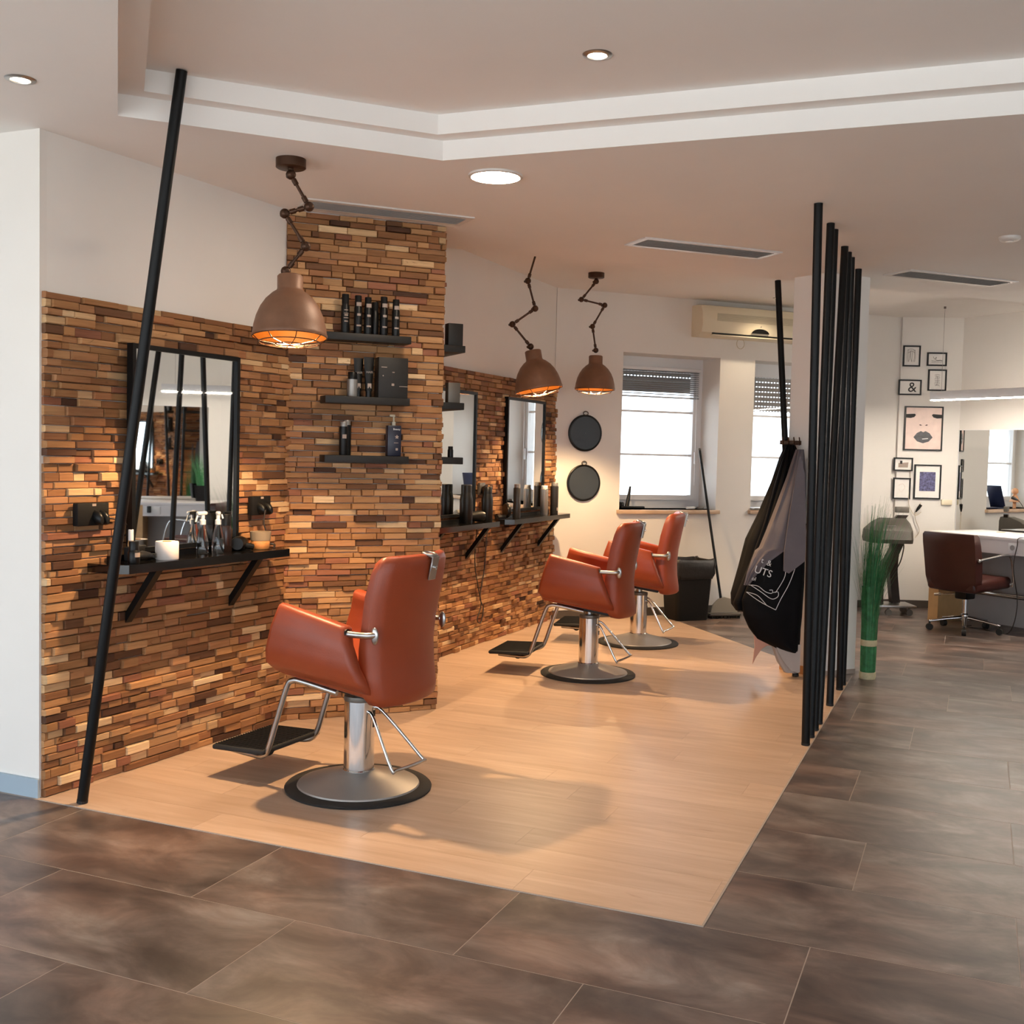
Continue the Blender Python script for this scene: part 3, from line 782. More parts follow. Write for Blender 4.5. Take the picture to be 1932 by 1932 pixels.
mb = MB(); mb.lathe([(0.047, 0.043), (0.050, 0.078), (0.050, 0.085), (0.044, 0.085), (0.043, 0.062), (0.0, 0.062)], 28, caps=False); mb.build('band', 'potband', t, 40)
t = thing('hair_dryer', 'black hair dryer lying between dark bottle and bamboo cup', 'hair dryer', on(FA, 1.045, 0.075, zs) @ Matrix.Rotation(0.5, 4, 'Z'))
mb = MB(); mb.loft([[(x, s * math.cos(a), 0.034 + s * math.sin(a)) for a in [2 * PI * i / 16 for i in range(16)]] for x, s in ((-0.06, 0.028), (-0.045, 0.034), (0.0, 0.034), (0.05, 0.026), (0.085, 0.022))]); mb.build('barrel', 'black', t, 50)
mb = MB(); mb.tube([(-0.02, 0, 0.04), (-0.01, -0.03, 0.025), (0.01, -0.06, 0.016)], 0.014, 10); mb.build('handle', 'black', t, 50)
mb = MB(); mb.tube(smoothed([(1.21, -0.10, 0.925), (1.25, -0.06, 0.935), (1.29, -0.08, 0.926), (1.24, -0.12, 0.921)]), 0.005, 6)
tag(mb.build('power_cable', 'cable', None, 50, M=FA), 'black cable coiled beside the bamboo cup', 'cable')

# wall sockets with plugs
def socket(M, w, h, label, plugs=True, cable=None):
    t = thing('wall_socket', label, 'socket', M)
    mb = MB(); mb.rbox((0, -0.012, 0), (w, 0.03, h), 0.004); mb.build('plate', 'black_matte', t, 40)
    mb = MB(); mb.lims(-0.008, 0.012, -0.0285, -0.027, h / 2 - 0.013, h / 2 - 0.003); mb.build('sticker', 'label', t)
    if plugs:
        for dx in ((-0.02, 0.03) if w < 0.15 else (0.01, 0.04)):
            mb = MB(); mb.loft([[(dx + s * math.cos(a) * 0.6, -0.02 - y, -0.005 - y * 0.4 + s * math.sin(a)) for a in [2 * PI * i / 12 for i in range(12)]] for y, s in ((0, 0.026), (0.03, 0.028), (0.045, 0.016))]); mb.build('plug', 'black', t, 50)
    if cable:
        mb = MB(); mb.tube(smoothed(cable), 0.0035, 6); mb.build('cord', 'cable', t, 60)
    return t
socket(on(FA, 0.205, 0.014, 1.115), 0.16, 0.092, 'black double socket with plug left of the nearest mirror', True, [(0.03, -0.05, -0.01), (0.07, -0.06, -0.02), (0.13, -0.05, -0.03), (0.17, -0.03, -0.05)])
socket(on(FA, 1.240, 0.014, 1.118), 0.135, 0.092, 'black double socket with plugs above the bamboo cup', True, [(-0.02, -0.065, -0.02), (-0.035, -0.07, -0.08), (-0.03, -0.08, -0.13), (-0.05, -0.09, -0.185)])

# far vanities
bottle(on(FC_, -1.905, 0.10, zs), 0.045, 0.265, 'black flared flask at left on shelf behind the column', 'black', 'black', 0.2, 0.78)
bottle(on(FC_, -1.565, 0.10, zs), 0.042, 0.245, 'black flared flask at right end of shelf behind the column', 'black', 'black', 0.2, 0.78)
t = thing('hair_dryer', 'black hair dryer lying between the two flared flasks', 'hair dryer', on(FC_, -1.74, 0.09, zs) @ Matrix.Rotation(2.6, 4, 'Z'))
mb = MB(); mb.loft([[(x, s * math.cos(a), 0.04 + s * math.sin(a)) for a in [2 * PI * i / 16 for i in range(16)]] for x, s in ((-0.07, 0.034), (-0.045, 0.04), (0.03, 0.034), (0.09, 0.026))]); mb.build('barrel', 'black', t, 50)
mb = MB(); mb.tube([(-0.03, 0, 0.045), (-0.03, -0.05, 0.03), (-0.02, -0.09, 0.016)], 0.016, 10); mb.build('handle', 'black', t, 50)
mb = MB(); mb.loft([[(0.03 * math.cos(a), -0.02 * 1 + 0.0, 0.03 * math.sin(a)) for a in [2 * PI * i / 16 for i in range(16)]], [(0.032 * math.cos(a), -0.05, 0.045 * math.sin(a)) for a in [2 * PI * i / 16 for i in range(16)]]])
t = thing('wall_socket', 'black plug in a socket on the wood between far mirrors', 'socket', on(FC_, -1.50, 0.014, 1.13))
mb.build('plug', 'black', t, 50)
mb = MB(); mb.rbox((0, -0.008, 0.01), (0.09, 0.022, 0.09), 0.004); mb.build('plate', 'grey_dark', t, 40)
mb = MB(); mb.tube(smoothed([(-0.01, -0.05, -0.03), (-0.02, -0.06, -0.10), (0.01, -0.07, -0.19)]), 0.004, 6); mb.build('cord', 'cable', t, 60)
t = thing('hairbrush', 'black round hand brush standing on edge at left of window-side shelf', 'brush', on(FC_, -1.24, 0.11, zs))
mb = MB(); mb.lathe([(0.001, -0.016), (0.05, -0.014), (0.056, 0.0), (0.05, 0.014), (0.001, 0.016)], 24, Matrix.Translation((0, 0, 0.062)) @ Matrix.Rotation(0.9, 4, 'Z') @ Matrix.Rotation(PI / 2, 4, 'X')); mb.build('head', 'black', t, 50)
mb = MB(); mb.tube([(-0.03, 0, 0.02), (-0.12, 0.02, 0.016)], 0.014, 8); mb.build('handle', 'black_matte', t, 50)
bottle(on(FC_, -1.030, 0.10, zs), 0.029, 0.255, 'dark grey spray can near middle of window-side shelf', 'can_dark', 'silver', 0.1, 0.97, 'spray_can', cat='spray can')
bottle(on(FC_, -0.475, 0.10, zs), 0.031, 0.235, 'light silver spray can on window-side shelf', 'silver', 'frame_white', 0.1, 0.97, 'spray_can', cat='spray can')
bottle(on(FC_, -0.255, 0.10, zs), 0.033, 0.255, 'dark spray can at the window end of shelf', 'can_dark', 'silver', 0.1, 0.97, 'spray_can', bands=((0.1, 0.2, 0.5),), cat='spray can')
mb = MB(); mb.tube(smoothed([(-1.62, -0.05, 0.86), (-1.60, -0.03, 0.62), (-1.53, -0.03, 0.42), (-1.50, -0.04, 0.30), (-1.56, -0.04, 0.20), (-1.50, -0.04, 0.17), (-1.46, -0.04, 0.27), (-1.50, -0.03, 0.36), (-1.44, -0.03, 0.55), (-1.40, -0.03, 0.85)]), 0.004, 6)
tag(mb.build('power_cable', 'cable', None, 60, M=FC_), 'thin black cable hanging in a loop down the far wood wall', 'cable')

# ------------------------------------------------------------------ styling chairs (local +y is forward)
def make_chair(label):
    t = thing('styling_chair', label, 'chair', None, 'orange styling chairs')
    mb = MB(); mb.lathe([(0.302, 0), (0.304, 0.008), (0.298, 0.014), (0.25, 0.016)], 56); mb.build('base_ring', 'rubber', t, 50)
    mb = MB(); mb.lathe([(0.255, 0.012), (0.25, 0.022), (0.20, 0.036), (0.14, 0.052), (0.09, 0.066), (0.064, 0.078)], 56); mb.build('base_plate', 'steel', t, 40)
    mb = MB(); mb.lathe([(0.064, 0.07), (0.066, 0.078), (0.063, 0.082), (0.063, 0.372), (0.058, 0.376)], 40); col = mb.build('column', 'chrome', t, 35)
    mb = MB(); mb.lathe([(0.0645, 0.366), (0.066, 0.372), (0.064, 0.386), (0.03, 0.39)], 40); mb.build('collar', 'grey_dark', col, 40)
    mb = MB()
    for z in (0.315, 0.27): mb.box((0.012, -0.0625, z), (0.014, 0.004, 0.026))
    mb.box((0.058, -0.024, z + 0.03), (0.006, 0.006, 0.09)); mb.build('slot', 'black', col)
    mb = MB(); mb.lathe([(0.024, 0.385), (0.024, 0.44)], 20); mb.build('piston', 'satin', t, 40)
    tilt = Matrix.Rotation(math.radians(8), 4, 'X')
    mb = MB(); mb.rbox((0, 0, 0), (0.30, 0.34, 0.02), 0.004, 1, Matrix.Translation((0, 0.01, 0.437)) @ tilt); mb.build('seat_plate', 'black', t, 40)
    mb = MB(); mb.rbox((0, 0, 0), (0.45, 0.48, 0.11), 0.035, 4, Matrix.Translation((0, 0.03, 0.508)) @ tilt); mb.build('seat', 'leather', t, 50)
    # arms: curved padded panels that turn under the seat
    rows = [((0.205, 0.772), (-0.120, 0.705), 0.300), ((0.228, 0.70), (-0.140, 0.645), 0.316), ((0.258, 0.60), (-0.172, 0.555), 0.312),
            ((0.272, 0.545), (-0.197, 0.49), 0.290), ((0.262, 0.507), (-0.212, 0.452), 0.245), ((0.235, 0.492), (-0.214, 0.434), 0.190)]
    for s in (1, -1):
        rings = []
        dense = []
        for i in range(len(rows) - 1):
            for q in range(3):
                u = q / 3; a, b = rows[i], rows[i + 1]
                dense.append(tuple([(a[k][0] + (b[k][0] - a[k][0]) * u, a[k][1] + (b[k][1] - a[k][1]) * u) for k in (0, 1)] + [a[2] + (b[2] - a[2]) * u]))
        dense.append(rows[-1])
        def ring(f, r, x, th):
            out = []
            prof = [(0.0, 0.5), (0.02, 0.9), (0.06, 1.0), (0.5, 1.0), (0.94, 1.0), (0.98, 0.9), (1.0, 0.5), (1.0, 0.1), (0.98, -0.05), (0.5, -0.1), (0.02, -0.05), (0.0, 0.1)]
            for u, w in prof:
                y = f[0] + (r[0] - f[0]) * u; z = f[1] + (r[1] - f[1]) * u
                out.append((s * (x - th + th * w), y, z))
            return out
        mb = MB(); N = len(dense); rg = []
        f, r, x = dense[0]
        rg.append(ring((f[0] - 0.01, f[1] + 0.014), (r[0] + 0.01, r[1] + 0.014), x - 0.02, 0.02))
        rg.append(ring((f[0] - 0.003, f[1] + 0.010), (r[0] + 0.003, r[1] + 0.010), x - 0.006, 0.048))
        for i, (f, r, x) in enumerate(dense): rg.append(ring(f, r, x, 0.062 if i < N - 4 else 0.062 - 0.01 * (i - N + 4)))
        mb.loft(rg); mb.build('armrest', 'leather', t, 60)
        # bar that ties arm to back
        mb = MB(); mb.tube(smoothed([(s * 0.276, -0.115, 0.690), (s * 0.277, -0.17, 0.690), (s * 0.279, -0.215, 0.692), (s * 0.262, -0.235, 0.694)], 4), 0.0125, 10)
        h = mb.build('hinge_bar', 'satin', t, 60)
        mb = MB(); mb.ball((s * 0.262, -0.236, 0.690), 0.017, 14, 8, (0.5, 1.0, 2.0)); mb.build('hinge_plate', 'satin', h, 60)
        mb = MB(); mb.cyl((s * 0.276, -0.105, 0.690), (s * 0.276, -0.122, 0.690), 0.019, 14); mb.build('hinge_socket', 'black', h, 50)
    # backrest: tall padded shell, wrapped a little around the sitter, S-shaped from the side
    prof = [(0.398, -0.262, 0.190, 0.045), (0.406, -0.255, 0.212, 0.075), (0.44, -0.246, 0.232, 0.090), (0.52, -0.232, 0.238, 0.092), (0.62, -0.228, 0.234, 0.090), (0.72, -0.238, 0.234, 0.088),
            (0.83, -0.258, 0.242, 0.088), (0.92, -0.278, 0.238, 0.082), (0.965, -0.289, 0.232, 0.072), (0.985, -0.295, 0.220, 0.052), (0.992, -0.298, 0.205, 0.025)]
    rings = []
    for z, yc, w, th in prof:
        ring = []
        n = 12
        for i in range(n + 1):
            u = -1 + 2 * i / n; ring.append((u * w, yc - th / 2 + 0.055 * u * u * w / 0.25 + 0.012 * (abs(u) ** 6), z))
        ring.append((w * 1.0, yc + 0.060 * w / 0.25 - 0.0, z))
        for i in range(n + 1):
            u = 1 - 2 * i / n; ring.append((u * w * 0.97, yc + th / 2 + 0.045 * u * u * w / 0.25, z))
        ring.append((-w * 1.0, yc + 0.060 * w / 0.25, z))
        rings.append(ring)
    mb = MB(); mb.loft(rings); bk = mb.build('backrest', 'leather', t, 70)
    M2 = Matrix.Translation((0.015, -0.331, 0.935)) @ Matrix.Rotation(math.radians(11), 4, 'X')
    mb = MB(); mb.rbox((0, 0, 0), (0.052, 0.007, 0.095), 0.002, 1, M2); mb.rbox((0, 0.022, 0.046), (0.052, 0.05, 0.006), 0.002, 1, M2); mb.build('headrest_bracket', 'satin', bk, 40)
    mb = MB(); mb.tube([M2 @ Vector((0.028 * math.cos(2 * PI * i / 20), 0.03 + 0.026 * math.sin(2 * PI * i / 20), 0.052)) for i in range(20)], 0.006, 8, closed=True); mb.build('headrest_ring', 'satin', bk, 60)
    mb = MB(); mb.cyl(M2 @ Vector((0, -0.003, 0.005)), M2 @ Vector((0, -0.012, 0.005)), 0.008, 10); mb.build('bracket_screw', 'chrome', bk, 40)
    # footrest on a bent tube frame
    for s in (1, -1):
        mb = MB(); mb.tube(smoothed([(s * 0.165, 0.0, 0.425), (s * 0.17, 0.16, 0.452), (s * 0.17, 0.215, 0.452), (s * 0.17, 0.245, 0.42), (s * 0.17, 0.30, 0.26), (s * 0.17, 0.335, 0.155), (s * 0.165, 0.365, 0.118), (s * 0.15, 0.42, 0.110), (s * 0.13, 0.56, 0.112)], 5), 0.0125, 10)
        mb.build('footrest_tube', 'satin', t, 60)
    Mf = Matrix.Translation((0, 0.475, 0.135)) @ Matrix.Rotation(math.radians(-2), 4, 'X')
    mb = MB(); mb.rbox((0, 0, 0), (0.40, 0.27, 0.022), 0.008, 2, Mf); fr = mb.build('footrest', 'rubber', t, 50)
    mb = MB()
    for i in range(24): mb.box((-0.185 + 0.37 * i / 23, 0, 0.0125), (0.006, 0.25, 0.003), Mf)
    mb.build('footrest_ribs', 'black_matte', fr)
    mb = MB(); mb.cyl((0.0, 0.47, 0.124), (0.0, 0.47, 0.105), 0.03, 14); mb.ball((0, 0.47, 0.092), 0.028, 14, 8); mb.build('footrest_stop', 'rubber', fr, 50)
    # pump lever: a wire loop at the back
    mb = MB(); mb.tube(smoothed([(0.02, -0.05, 0.33), (0.035, -0.085, 0.325), (0.095, -0.235, 0.145), (0.09, -0.255, 0.125), (-0.02, -0.20, 0.105), (-0.045, -0.185, 0.115), (-0.03, -0.09, 0.30), (-0.02, -0.06, 0.325)], 5), 0.007, 8)
    mb.build('pump_lever', 'chrome', t, 60)
    return t
def chair_at(t, x, y, heading, label):     # heading: direction the sitter faces, degrees from +x
    t.matrix_world = at(x, y, 0, math.radians(heading - 90)); t['label'] = label; return t
ch = make_chair('x')
chair_at(ch, -2.318, 3.925, 177, 'nearest orange leather styling chair, seen from behind, facing the near mirror')
chair_at(copy_tree(ch), -2.244, 6.641, 186, 'middle orange leather styling chair, in front of the far wood wall')
chair_at(copy_tree(ch), -2.299, 7.953, 189, 'farthest orange leather styling chair, partly hidden, beside the black waste bin')

# ------------------------------------------------------------------ pendant lamps on jointed arms
def pendant(label, canopy, pts, rim, axis, power):
    t = thing('pendant_lamp', label, 'lamp', Matrix.Translation(canopy), 'rust brown pendant lamps')
    cv = Vector(canopy); P = [Vector(p) - cv for p in pts]
    mb = MB(); mb.lathe([(0.062, 0), (0.062, -0.036), (0.056, -0.04), (0.012, -0.041), (0.012, -0.055)], 32); mb.build('canopy', 'rod', t, 40)
    for i in range(len(P) - 1):
        mb = MB(); mb.cyl(P[i], P[i + 1], 0.0068, 8); d = (P[i + 1] - P[i]).normalized(); L = (P[i + 1] - P[i]).length
        for q in (0.035, L - 0.035): mb.cyl(P[i] + d * (q - 0.012), P[i] + d * (q + 0.012), 0.011, 10)
        mb.build('arm', 'rod', t, 50)
    for p in P[0:]:
        mb = MB(); mb.ball(p, 0.021, 12, 8); mb.cyl(p + Vector((0.016, -0.012, 0)), p - Vector((0.03, -0.022, 0)), 0.009, 8); mb.build('joint', 'rod', t, 60)
    ax = Vector(axis).normalized(); q = Vector((0, 0, 1)).rotation_difference(ax).to_matrix().to_4x4()
    M = Matrix.Translation(Vector(rim) - cv) @ q
    R = 0.154
    outer = [(R, 0.0), (R * 1.015, 0.006), (R * 0.99, 0.014), (0.148, 0.045), (0.138, 0.085), (0.122, 0.122), (0.100, 0.155), (0.074, 0.180), (0.056, 0.192), (0.053, 0.200), (0.053, 0.252), (0.047, 0.258), (0.010, 0.259)]
    mb = MB(); mb.lathe(outer, 48, M, caps=False); sh = mb.build('shade', 'rust', t, 50)
    inner = [(R * 0.995, 0.001), (0.144, 0.045), (0.134, 0.083), (0.118, 0.119), (0.096, 0.151), (0.070, 0.175), (0.045, 0.185), (0.002, 0.188)]
    mb = MB(); mb.lathe(inner, 48, M, caps=False); mb.build('shade_lining', 'rust_in', sh, 50)
    mb = MB()
    for k, (r, z) in enumerate(((0.153, -0.002), (0.125, -0.024), (0.06, -0.033))):
        mb.tube([M @ Vector((r * math.cos(2 * PI * i / 40), r * math.sin(2 * PI * i / 40), z)) for i in range(40)], 0.0022, 6, closed=True)
    for i in range(8):
        a = 2 * PI * i / 8; mb.tube([M @ Vector((r * math.cos(a), r * math.sin(a), z)) for r, z in ((0.153, 0.0), (0.125, -0.024), (0.06, -0.033), (0.0, -0.034))], 0.002, 6)
    mb.build('cage', 'rod', t, 60)
    mb = MB(); mb.ball((0, 0, 0), 0.034, 16, 10); mb.v = [M @ (v + Vector((0, 0, 0.085))) for v in mb.v]; b = mb.build('bulb', 'bulb', t, 60)
    mb = MB(); mb.lathe([(0.018, 0.115), (0.018, 0.188)], 14, M); mb.build('lamp_holder', 'black', t, 50)
    ld = bpy.data.lights.new('bulb_light', 'SPOT'); ld.energy = power; ld.color = WARM; ld.shadow_soft_size = 0.03; ld.spot_size = 2.25; ld.spot_blend = 0.4
    lo = bpy.data.objects.new('bulb_light', ld); C.objects.link(lo); lo.parent = t; lo.matrix_local = M @ Matrix.Translation((0, 0, 0.05))
    return t
pendant('nearest rust brown pendant lamp in front of the clad column', (-2.680, 3.908, 2.60),
        [(-2.678, 3.906, 2.535), (-2.602, 3.929, 2.404), (-2.694, 3.889, 2.373), (-2.608, 3.917, 2.239), (-2.680, 3.881, 2.134)],
        (-2.652, 3.874, 1.862), (-0.030 - 0.02, -0.02 + 0.09, 1.0), 235)
pendant('tilted rust brown pendant lamp left of the round hand mirrors', (-2.669, 6.670, 2.80),
        [(-2.669, 6.670, 2.745), (-2.721, 6.633, 2.515), (-2.670, 6.644, 2.338), (-2.801, 6.583, 2.233), (-2.687, 6.623, 2.092)],
        (-2.628, 6.640, 1.815), (-0.19, -0.02, 1.0), 230)
pendant('upright rust brown pendant lamp beside the window, above farthest chair', (-2.757, 8.101, 2.80),
        [(-2.755, 8.099, 2.735), (-2.854, 8.048, 2.594), (-2.687, 8.116, 2.554), (-2.767, 8.073, 2.389), (-2.736, 8.076, 2.207)],
        (-2.733, 8.070, 1.908), (-0.005, 0.02, 1.0), 220)

# ------------------------------------------------------------------ black poles
def pole(name, p, q, label, group=None):
    p, q = Vector(p), Vector(q); t = thing(name, label, 'pole', Matrix.Translation(p), group)
    mb = MB(); mb.cyl((0, 0, 0), q - p, 0.0205, 24); mb.build('shaft', 'black_metal', t, 40)
    mb = MB(); d = (q - p).normalized(); mb.cyl((0, 0, 0), d * 0.012, 0.0212, 24); mb.build('foot_cap', 'rubber', t, 40)
    return t
pole('leaning_pole', (-3.160, 3.253, 0.002), (-2.717, 3.269, 2.758), 'black pole leaning in front of the nearest mirror')
PB = [5.511, 5.681, 5.838, 5.993, 6.475, 6.958, 7.117]; PT = [5.339, 5.804, 5.964, 6.446, 6.626, 6.795, 7.215]
PN = ['nearest and leftmost', 'second from the left', 'third from the left', 'middle', 'third from the right', 'second from the right', 'rightmost and farthest']
for i in range(7):
    pole('screen_pole', (-0.722, PB[i], 0.001), (-0.735, PT[i], 2.599), PN[i] + ' of seven black floor to ceiling poles, counted by their feet', 'row of black poles by the pillar')
pole('screen_pole', (-1.03, 7.25, 0.001), (-1.285, 7.545, 2.599), 'lone black pole left of the pillar, behind the hanging coats')

# ------------------------------------------------------------------ ceiling fittings
def vent(cx, cy, deg, L, Wd, label):
    t = thing('ceiling_vent', label, 'vent', Matrix.Translation((cx, cy, ZC)) @ Matrix.Rotation(math.radians(deg), 4, 'Z'))
    mb = MB(); f = 0.034; l, w = L / 2, Wd / 2
    for (a, b, c, d) in ((-l, -l + f, -w, w), (l - f, l, -w, w), (-l + f, l - f, -w, -w + f), (-l + f, l - f, w - f, w)): mb.lims(a, b, c, d, -0.008, -0.0005)
    mb.build('frame', 'vent_white', t)
    mb = MB(); n = 9
    for i in range(n):
        y = -w + f + (2 * w - 2 * f) * (i + 0.5) / n
        mb.box((0, 0, 0), (L - 2 * f, 0.019, 0.0015), Matrix.Translation((0, y, -0.006)) @ Matrix.Rotation(0.45, 4, 'X'))
    mb.build('slats', 'vent_grey', t)
    mb = MB(); mb.lims(-l + f, l - f, -w + f, w - f, -0.0014, -0.0006); mb.build('backing', 'ink_grey', t)
vent(-2.790, 4.915, 46.5, 0.86, 0.22, 'long ceiling vent touching the clad column, nearest of the three')
vent(-1.492, 6.279, 45.0, 0.90, 0.245, 'long grey slatted ceiling vent in the middle of the room')
vent(-0.206, 7.700, 45.5, 0.90, 0.245, 'long ceiling vent right of the black poles, farthest of the three')
def downlight(x, y, z, label, power=5, lit=True, r=0.045):
    t = thing('downlight', label, 'light', Matrix.Translation((x, y, z)))
    mb = MB(); mb.lathe([(r * 0.62, 0.0), (r * 0.66, -0.006), (r * 0.95, -0.004), (r, -0.0005)], 32, caps=False); mb.build('trim_ring', 'satin', t, 50)
    mb = MB(); mb.lathe([(r * 0.60, -0.002), (r * 0.001, -0.002)], 24, caps=False); mb.build('lamp', 'spot_glow' if lit else 'vent_white', t)
    if lit:
        ld = bpy.data.lights.new('spot_beam', 'SPOT'); ld.energy = power; ld.color = (1, 0.8, 0.55); ld.spot_size = 2.2; ld.spot_blend = 0.9; ld.shadow_soft_size = 0.03
        lo = bpy.data.objects.new('spot_beam', ld); C.objects.link(lo); lo.parent = t; lo.location = (0, 0, -0.012)
    return t
downlight(-2.973, 2.777, ZC, 'lit recessed spotlight at left above the white wall', r=0.05)
downlight(-1.248, 3.615, 2.76, 'lit recessed spotlight in the raised ceiling tray', r=0.052)
downlight(-1.655, 9.733, ZH, 'tiny lit spotlight near the air conditioner', 30, r=0.04)
t = thing('ceiling_panel_light', 'round bright ceiling light right of the ceiling tray corner', 'light', Matrix.Translation((-1.973, 4.412, ZC)))
mb = MB(); mb.lathe([(0.118, 0), (0.118, -0.008), (0.108, -0.011), (0.106, -0.011)], 48, caps=False); mb.build('rim', 'vent_white', t, 50)
mb = MB(); mb.lathe([(0.107, -0.010), (0.001, -0.011)], 48, caps=False); mb.build('diffuser', 'panel_glow', t)
t = thing('smoke_detector', 'faint white disc on the ceiling at right edge', 'detector', Matrix.Translation((0.105, 6.404, ZC)))
mb = MB(); mb.lathe([(0.055, 0), (0.055, -0.01), (0.045, -0.02), (0.03, -0.022)], 28); mb.build('housing', 'vent_white', t, 50)
mb = MB(); mb.lathe([(0.02, -0.022), (0.018, -0.026)], 16); mb.build('sensor_cap', 'vent_white', t, 50)

# ------------------------------------------------------------------ back wall: air conditioner, hand mirrors, bin, broom
t = thing('air_conditioner', 'cream wall mounted air conditioner above the windows', 'air conditioner', FD @ Matrix.Translation((1.835, 0, 2.47)))
rings = []
for x, k in ((-0.54, 0.96), (-0.53, 1.0), (-0.46, 1.0)):
    pass
prof = [(0.0, 0.0), (-0.13, 0.0), (-0.175, 0.03), (-0.19, 0.09), (-0.185, 0.20), (-0.15, 0.265), (-0.10, 0.275), (0.0, 0.275)]
mb = MB(); mb.loft([[(x, p[0] * k, 0.1375 + (p[1] - 0.1375) * k) for p in prof] for x, k in ((-0.545, 0.97), (-0.535, 1.0), (0.535, 1.0), (0.545, 0.97))]); mb.build('casing', 'cream', t, 35)
mb = MB()
for i in range(8): mb.lims(-0.40, 0.40, -0.1925 + 0.002 * i * 0.2, -0.186, 0.135 + 0.0085 * i, 0.139 + 0.0085 * i)
mb.build('intake_grille', 'cream_dark', t)
mb = MB(); mb.box((0.02, -0.172, 0.025), (0.92, 0.012, 0.01)); mb.build('outlet_slot', 'black', t)
mb = MB(); mb.rbox((0.02, -0.165, 0.010), (0.92, 0.03, 0.010), 0.003); mb.build('louver', 'cream', t, 40)
mb = MB(); mb.prism([(0.09 * math.cos(PI * i / 16), 0.042 * math.sin(PI * i / 16)) for i in range(17)], 0, 0.004, Matrix.Translation((0.05, -0.189, 0.045)) @ FACE); mb.build('display', 'black', t)
text_mesh('R', 0.02, Matrix.Translation((0.05, -0.1925, 0.105)) @ FACE, 'emblem', 'ink_grey', t, shear=0.4)
mb = MB(); mb.tube([(-0.05 + 0.04 * math.cos(a), -0.03, -0.035 + 0.045 * math.sin(a)) for a in [2 * PI * i / 24 for i in range(24)]], 0.003, 6, closed=True); mb.build('drain_loop', 'cream_dark', t)
def hand_mirror(s, z, label):
    t = thing('hand_mirror', label, 'mirror', FD @ Matrix.Translation((s, -0.004, z)))
    Mx = Matrix.Rotation(PI / 2, 4, 'X')
    mb = MB(); mb.lathe([(0.157, 0.0), (0.157, 0.012), (0.150, 0.016), (0.142, 0.014), (0.001, 0.012)], 48, Mx, caps=False); mb.build('backing', 'black', t, 40)
    mb = MB(); mb.lathe([(0.140, 0.0145), (0.001, 0.0145)], 48, Mx, caps=False); mb.build('face', 'grey_face', t)
    mb = MB(); mb.tube([(0.022 * math.cos(a), -0.01, 0.168 + 0.016 * math.sin(a)) for a in [2 * PI * i / 20 for i in range(20)]], 0.005, 8, closed=True); mb.build('grip', 'grey_dark', t, 60)
    return t
MT['grey_face'] = mat('dark_glossy_disc', '50565b', 0.14, 0.5)
hand_mirror(0.268, 1.590, 'upper round black hand mirror on the white wall beside window')
hand_mirror(0.266, 1.165, 'lower round black hand mirror on the white wall beside window')
bx, by = -2.285, 9.375
t = thing('waste_bin', 'black waste bin with liner behind the farthest chair', 'bin', at(bx, by, 0, math.radians(45)))
def rrect(w, d, z, r=0.04, n=5):
    o = []
    for cx, cy, a0 in ((w / 2 - r, d / 2 - r, 0), (-w / 2 + r, d / 2 - r, 90), (-w / 2 + r, -d / 2 + r, 180), (w / 2 - r, -d / 2 + r, 270)):
        for i in range(n + 1):
            a = math.radians(a0 + 90 * i / n); o.append((cx + r * math.cos(a), cy + r * math.sin(a), z))
    return o
mb = MB(); mb.loft([rrect(0.31, 0.24, 0.0), rrect(0.315, 0.245, 0.01), rrect(0.37, 0.29, 0.47), rrect(0.35, 0.27, 0.47), rrect(0.30, 0.23, 0.02)]); mb.build('body', 'bin', t, 40)
rg = []
for z, k in ((0.37, 0.0), (0.40, 0.016), (0.45, 0.014), (0.50, 0.02), (0.53, 0.008), (0.52, -0.02), (0.42, -0.03)):
    base = rrect(0.37 + 2 * k, 0.29 + 2 * k, z); rg.append([(p[0] * (1 + random.uniform(-0.015, 0.015)), p[1] * (1 + random.uniform(-0.015, 0.015)), p[2] + random.uniform(-0.014, 0.014)) for p in base])
mb = MB(); mb.loft(rg, caps=False); mb.build('liner', 'bag', t, 50)
t = thing('broom', 'tall black handled broom leaning on the wall beside the bin', 'broom', at(-2.0, 9.60, 0, math.radians(38)))
Mi = (Matrix.Translation((-2.0, 9.60, 0)) @ Matrix.Rotation(math.radians(38), 4, 'Z')).inverted()
mb = MB(); mb.cyl(Mi @ Vector((-2.02, 9.615, 0.09)), Mi @ Vector((-2.285, 9.70, 1.467)), 0.0115, 12); hnd = mb.build('handle', 'black', t, 50)
mb = MB(); mb.ball(Mi @ Vector((-2.287, 9.701, 1.475)), 0.014, 10, 8); mb.build('hanging_cap', 'grey_dark', hnd, 50)
mb = MB(); mb.prism([(-0.13, 0.0), (0.13, 0.0), (0.11, 0.07), (0.06, 0.12), (0.0, 0.135), (-0.06, 0.12), (-0.11, 0.07)], -0.006, 0.006, Matrix.Translation((0, 0.0, 0.05)) @ FACE); mb.build('head', 'smoke', t)
mb = MB(); mb.rbox((0, 0, 0.035), (0.29, 0.075, 0.022), 0.005); mb.build('brush_bar', 'grey_dark', t, 40)
mb = MB()
for i in range(60): x = -0.138 + 0.276 * i / 59; mb.box((x, random.uniform(-0.02, 0.02), 0.013), (0.0035, 0.05, 0.026))
mb.build('bristles', 'rubber', t)['kind'] = 'stuff'
t = thing('window_clutter', 'black brush with upright handle lying on the first window sill', 'brush', FD @ Matrix.Translation((0.75, 0.12, 0.9355)))
mb = MB(); mb.rbox((0.06, 0, 0.014), (0.24, 0.05, 0.022), 0.008); mb.rbox((-0.05, 0.02, 0.035), (0.07, 0.06, 0.06), 0.02, 3); mb.build('head', 'black', t, 50)
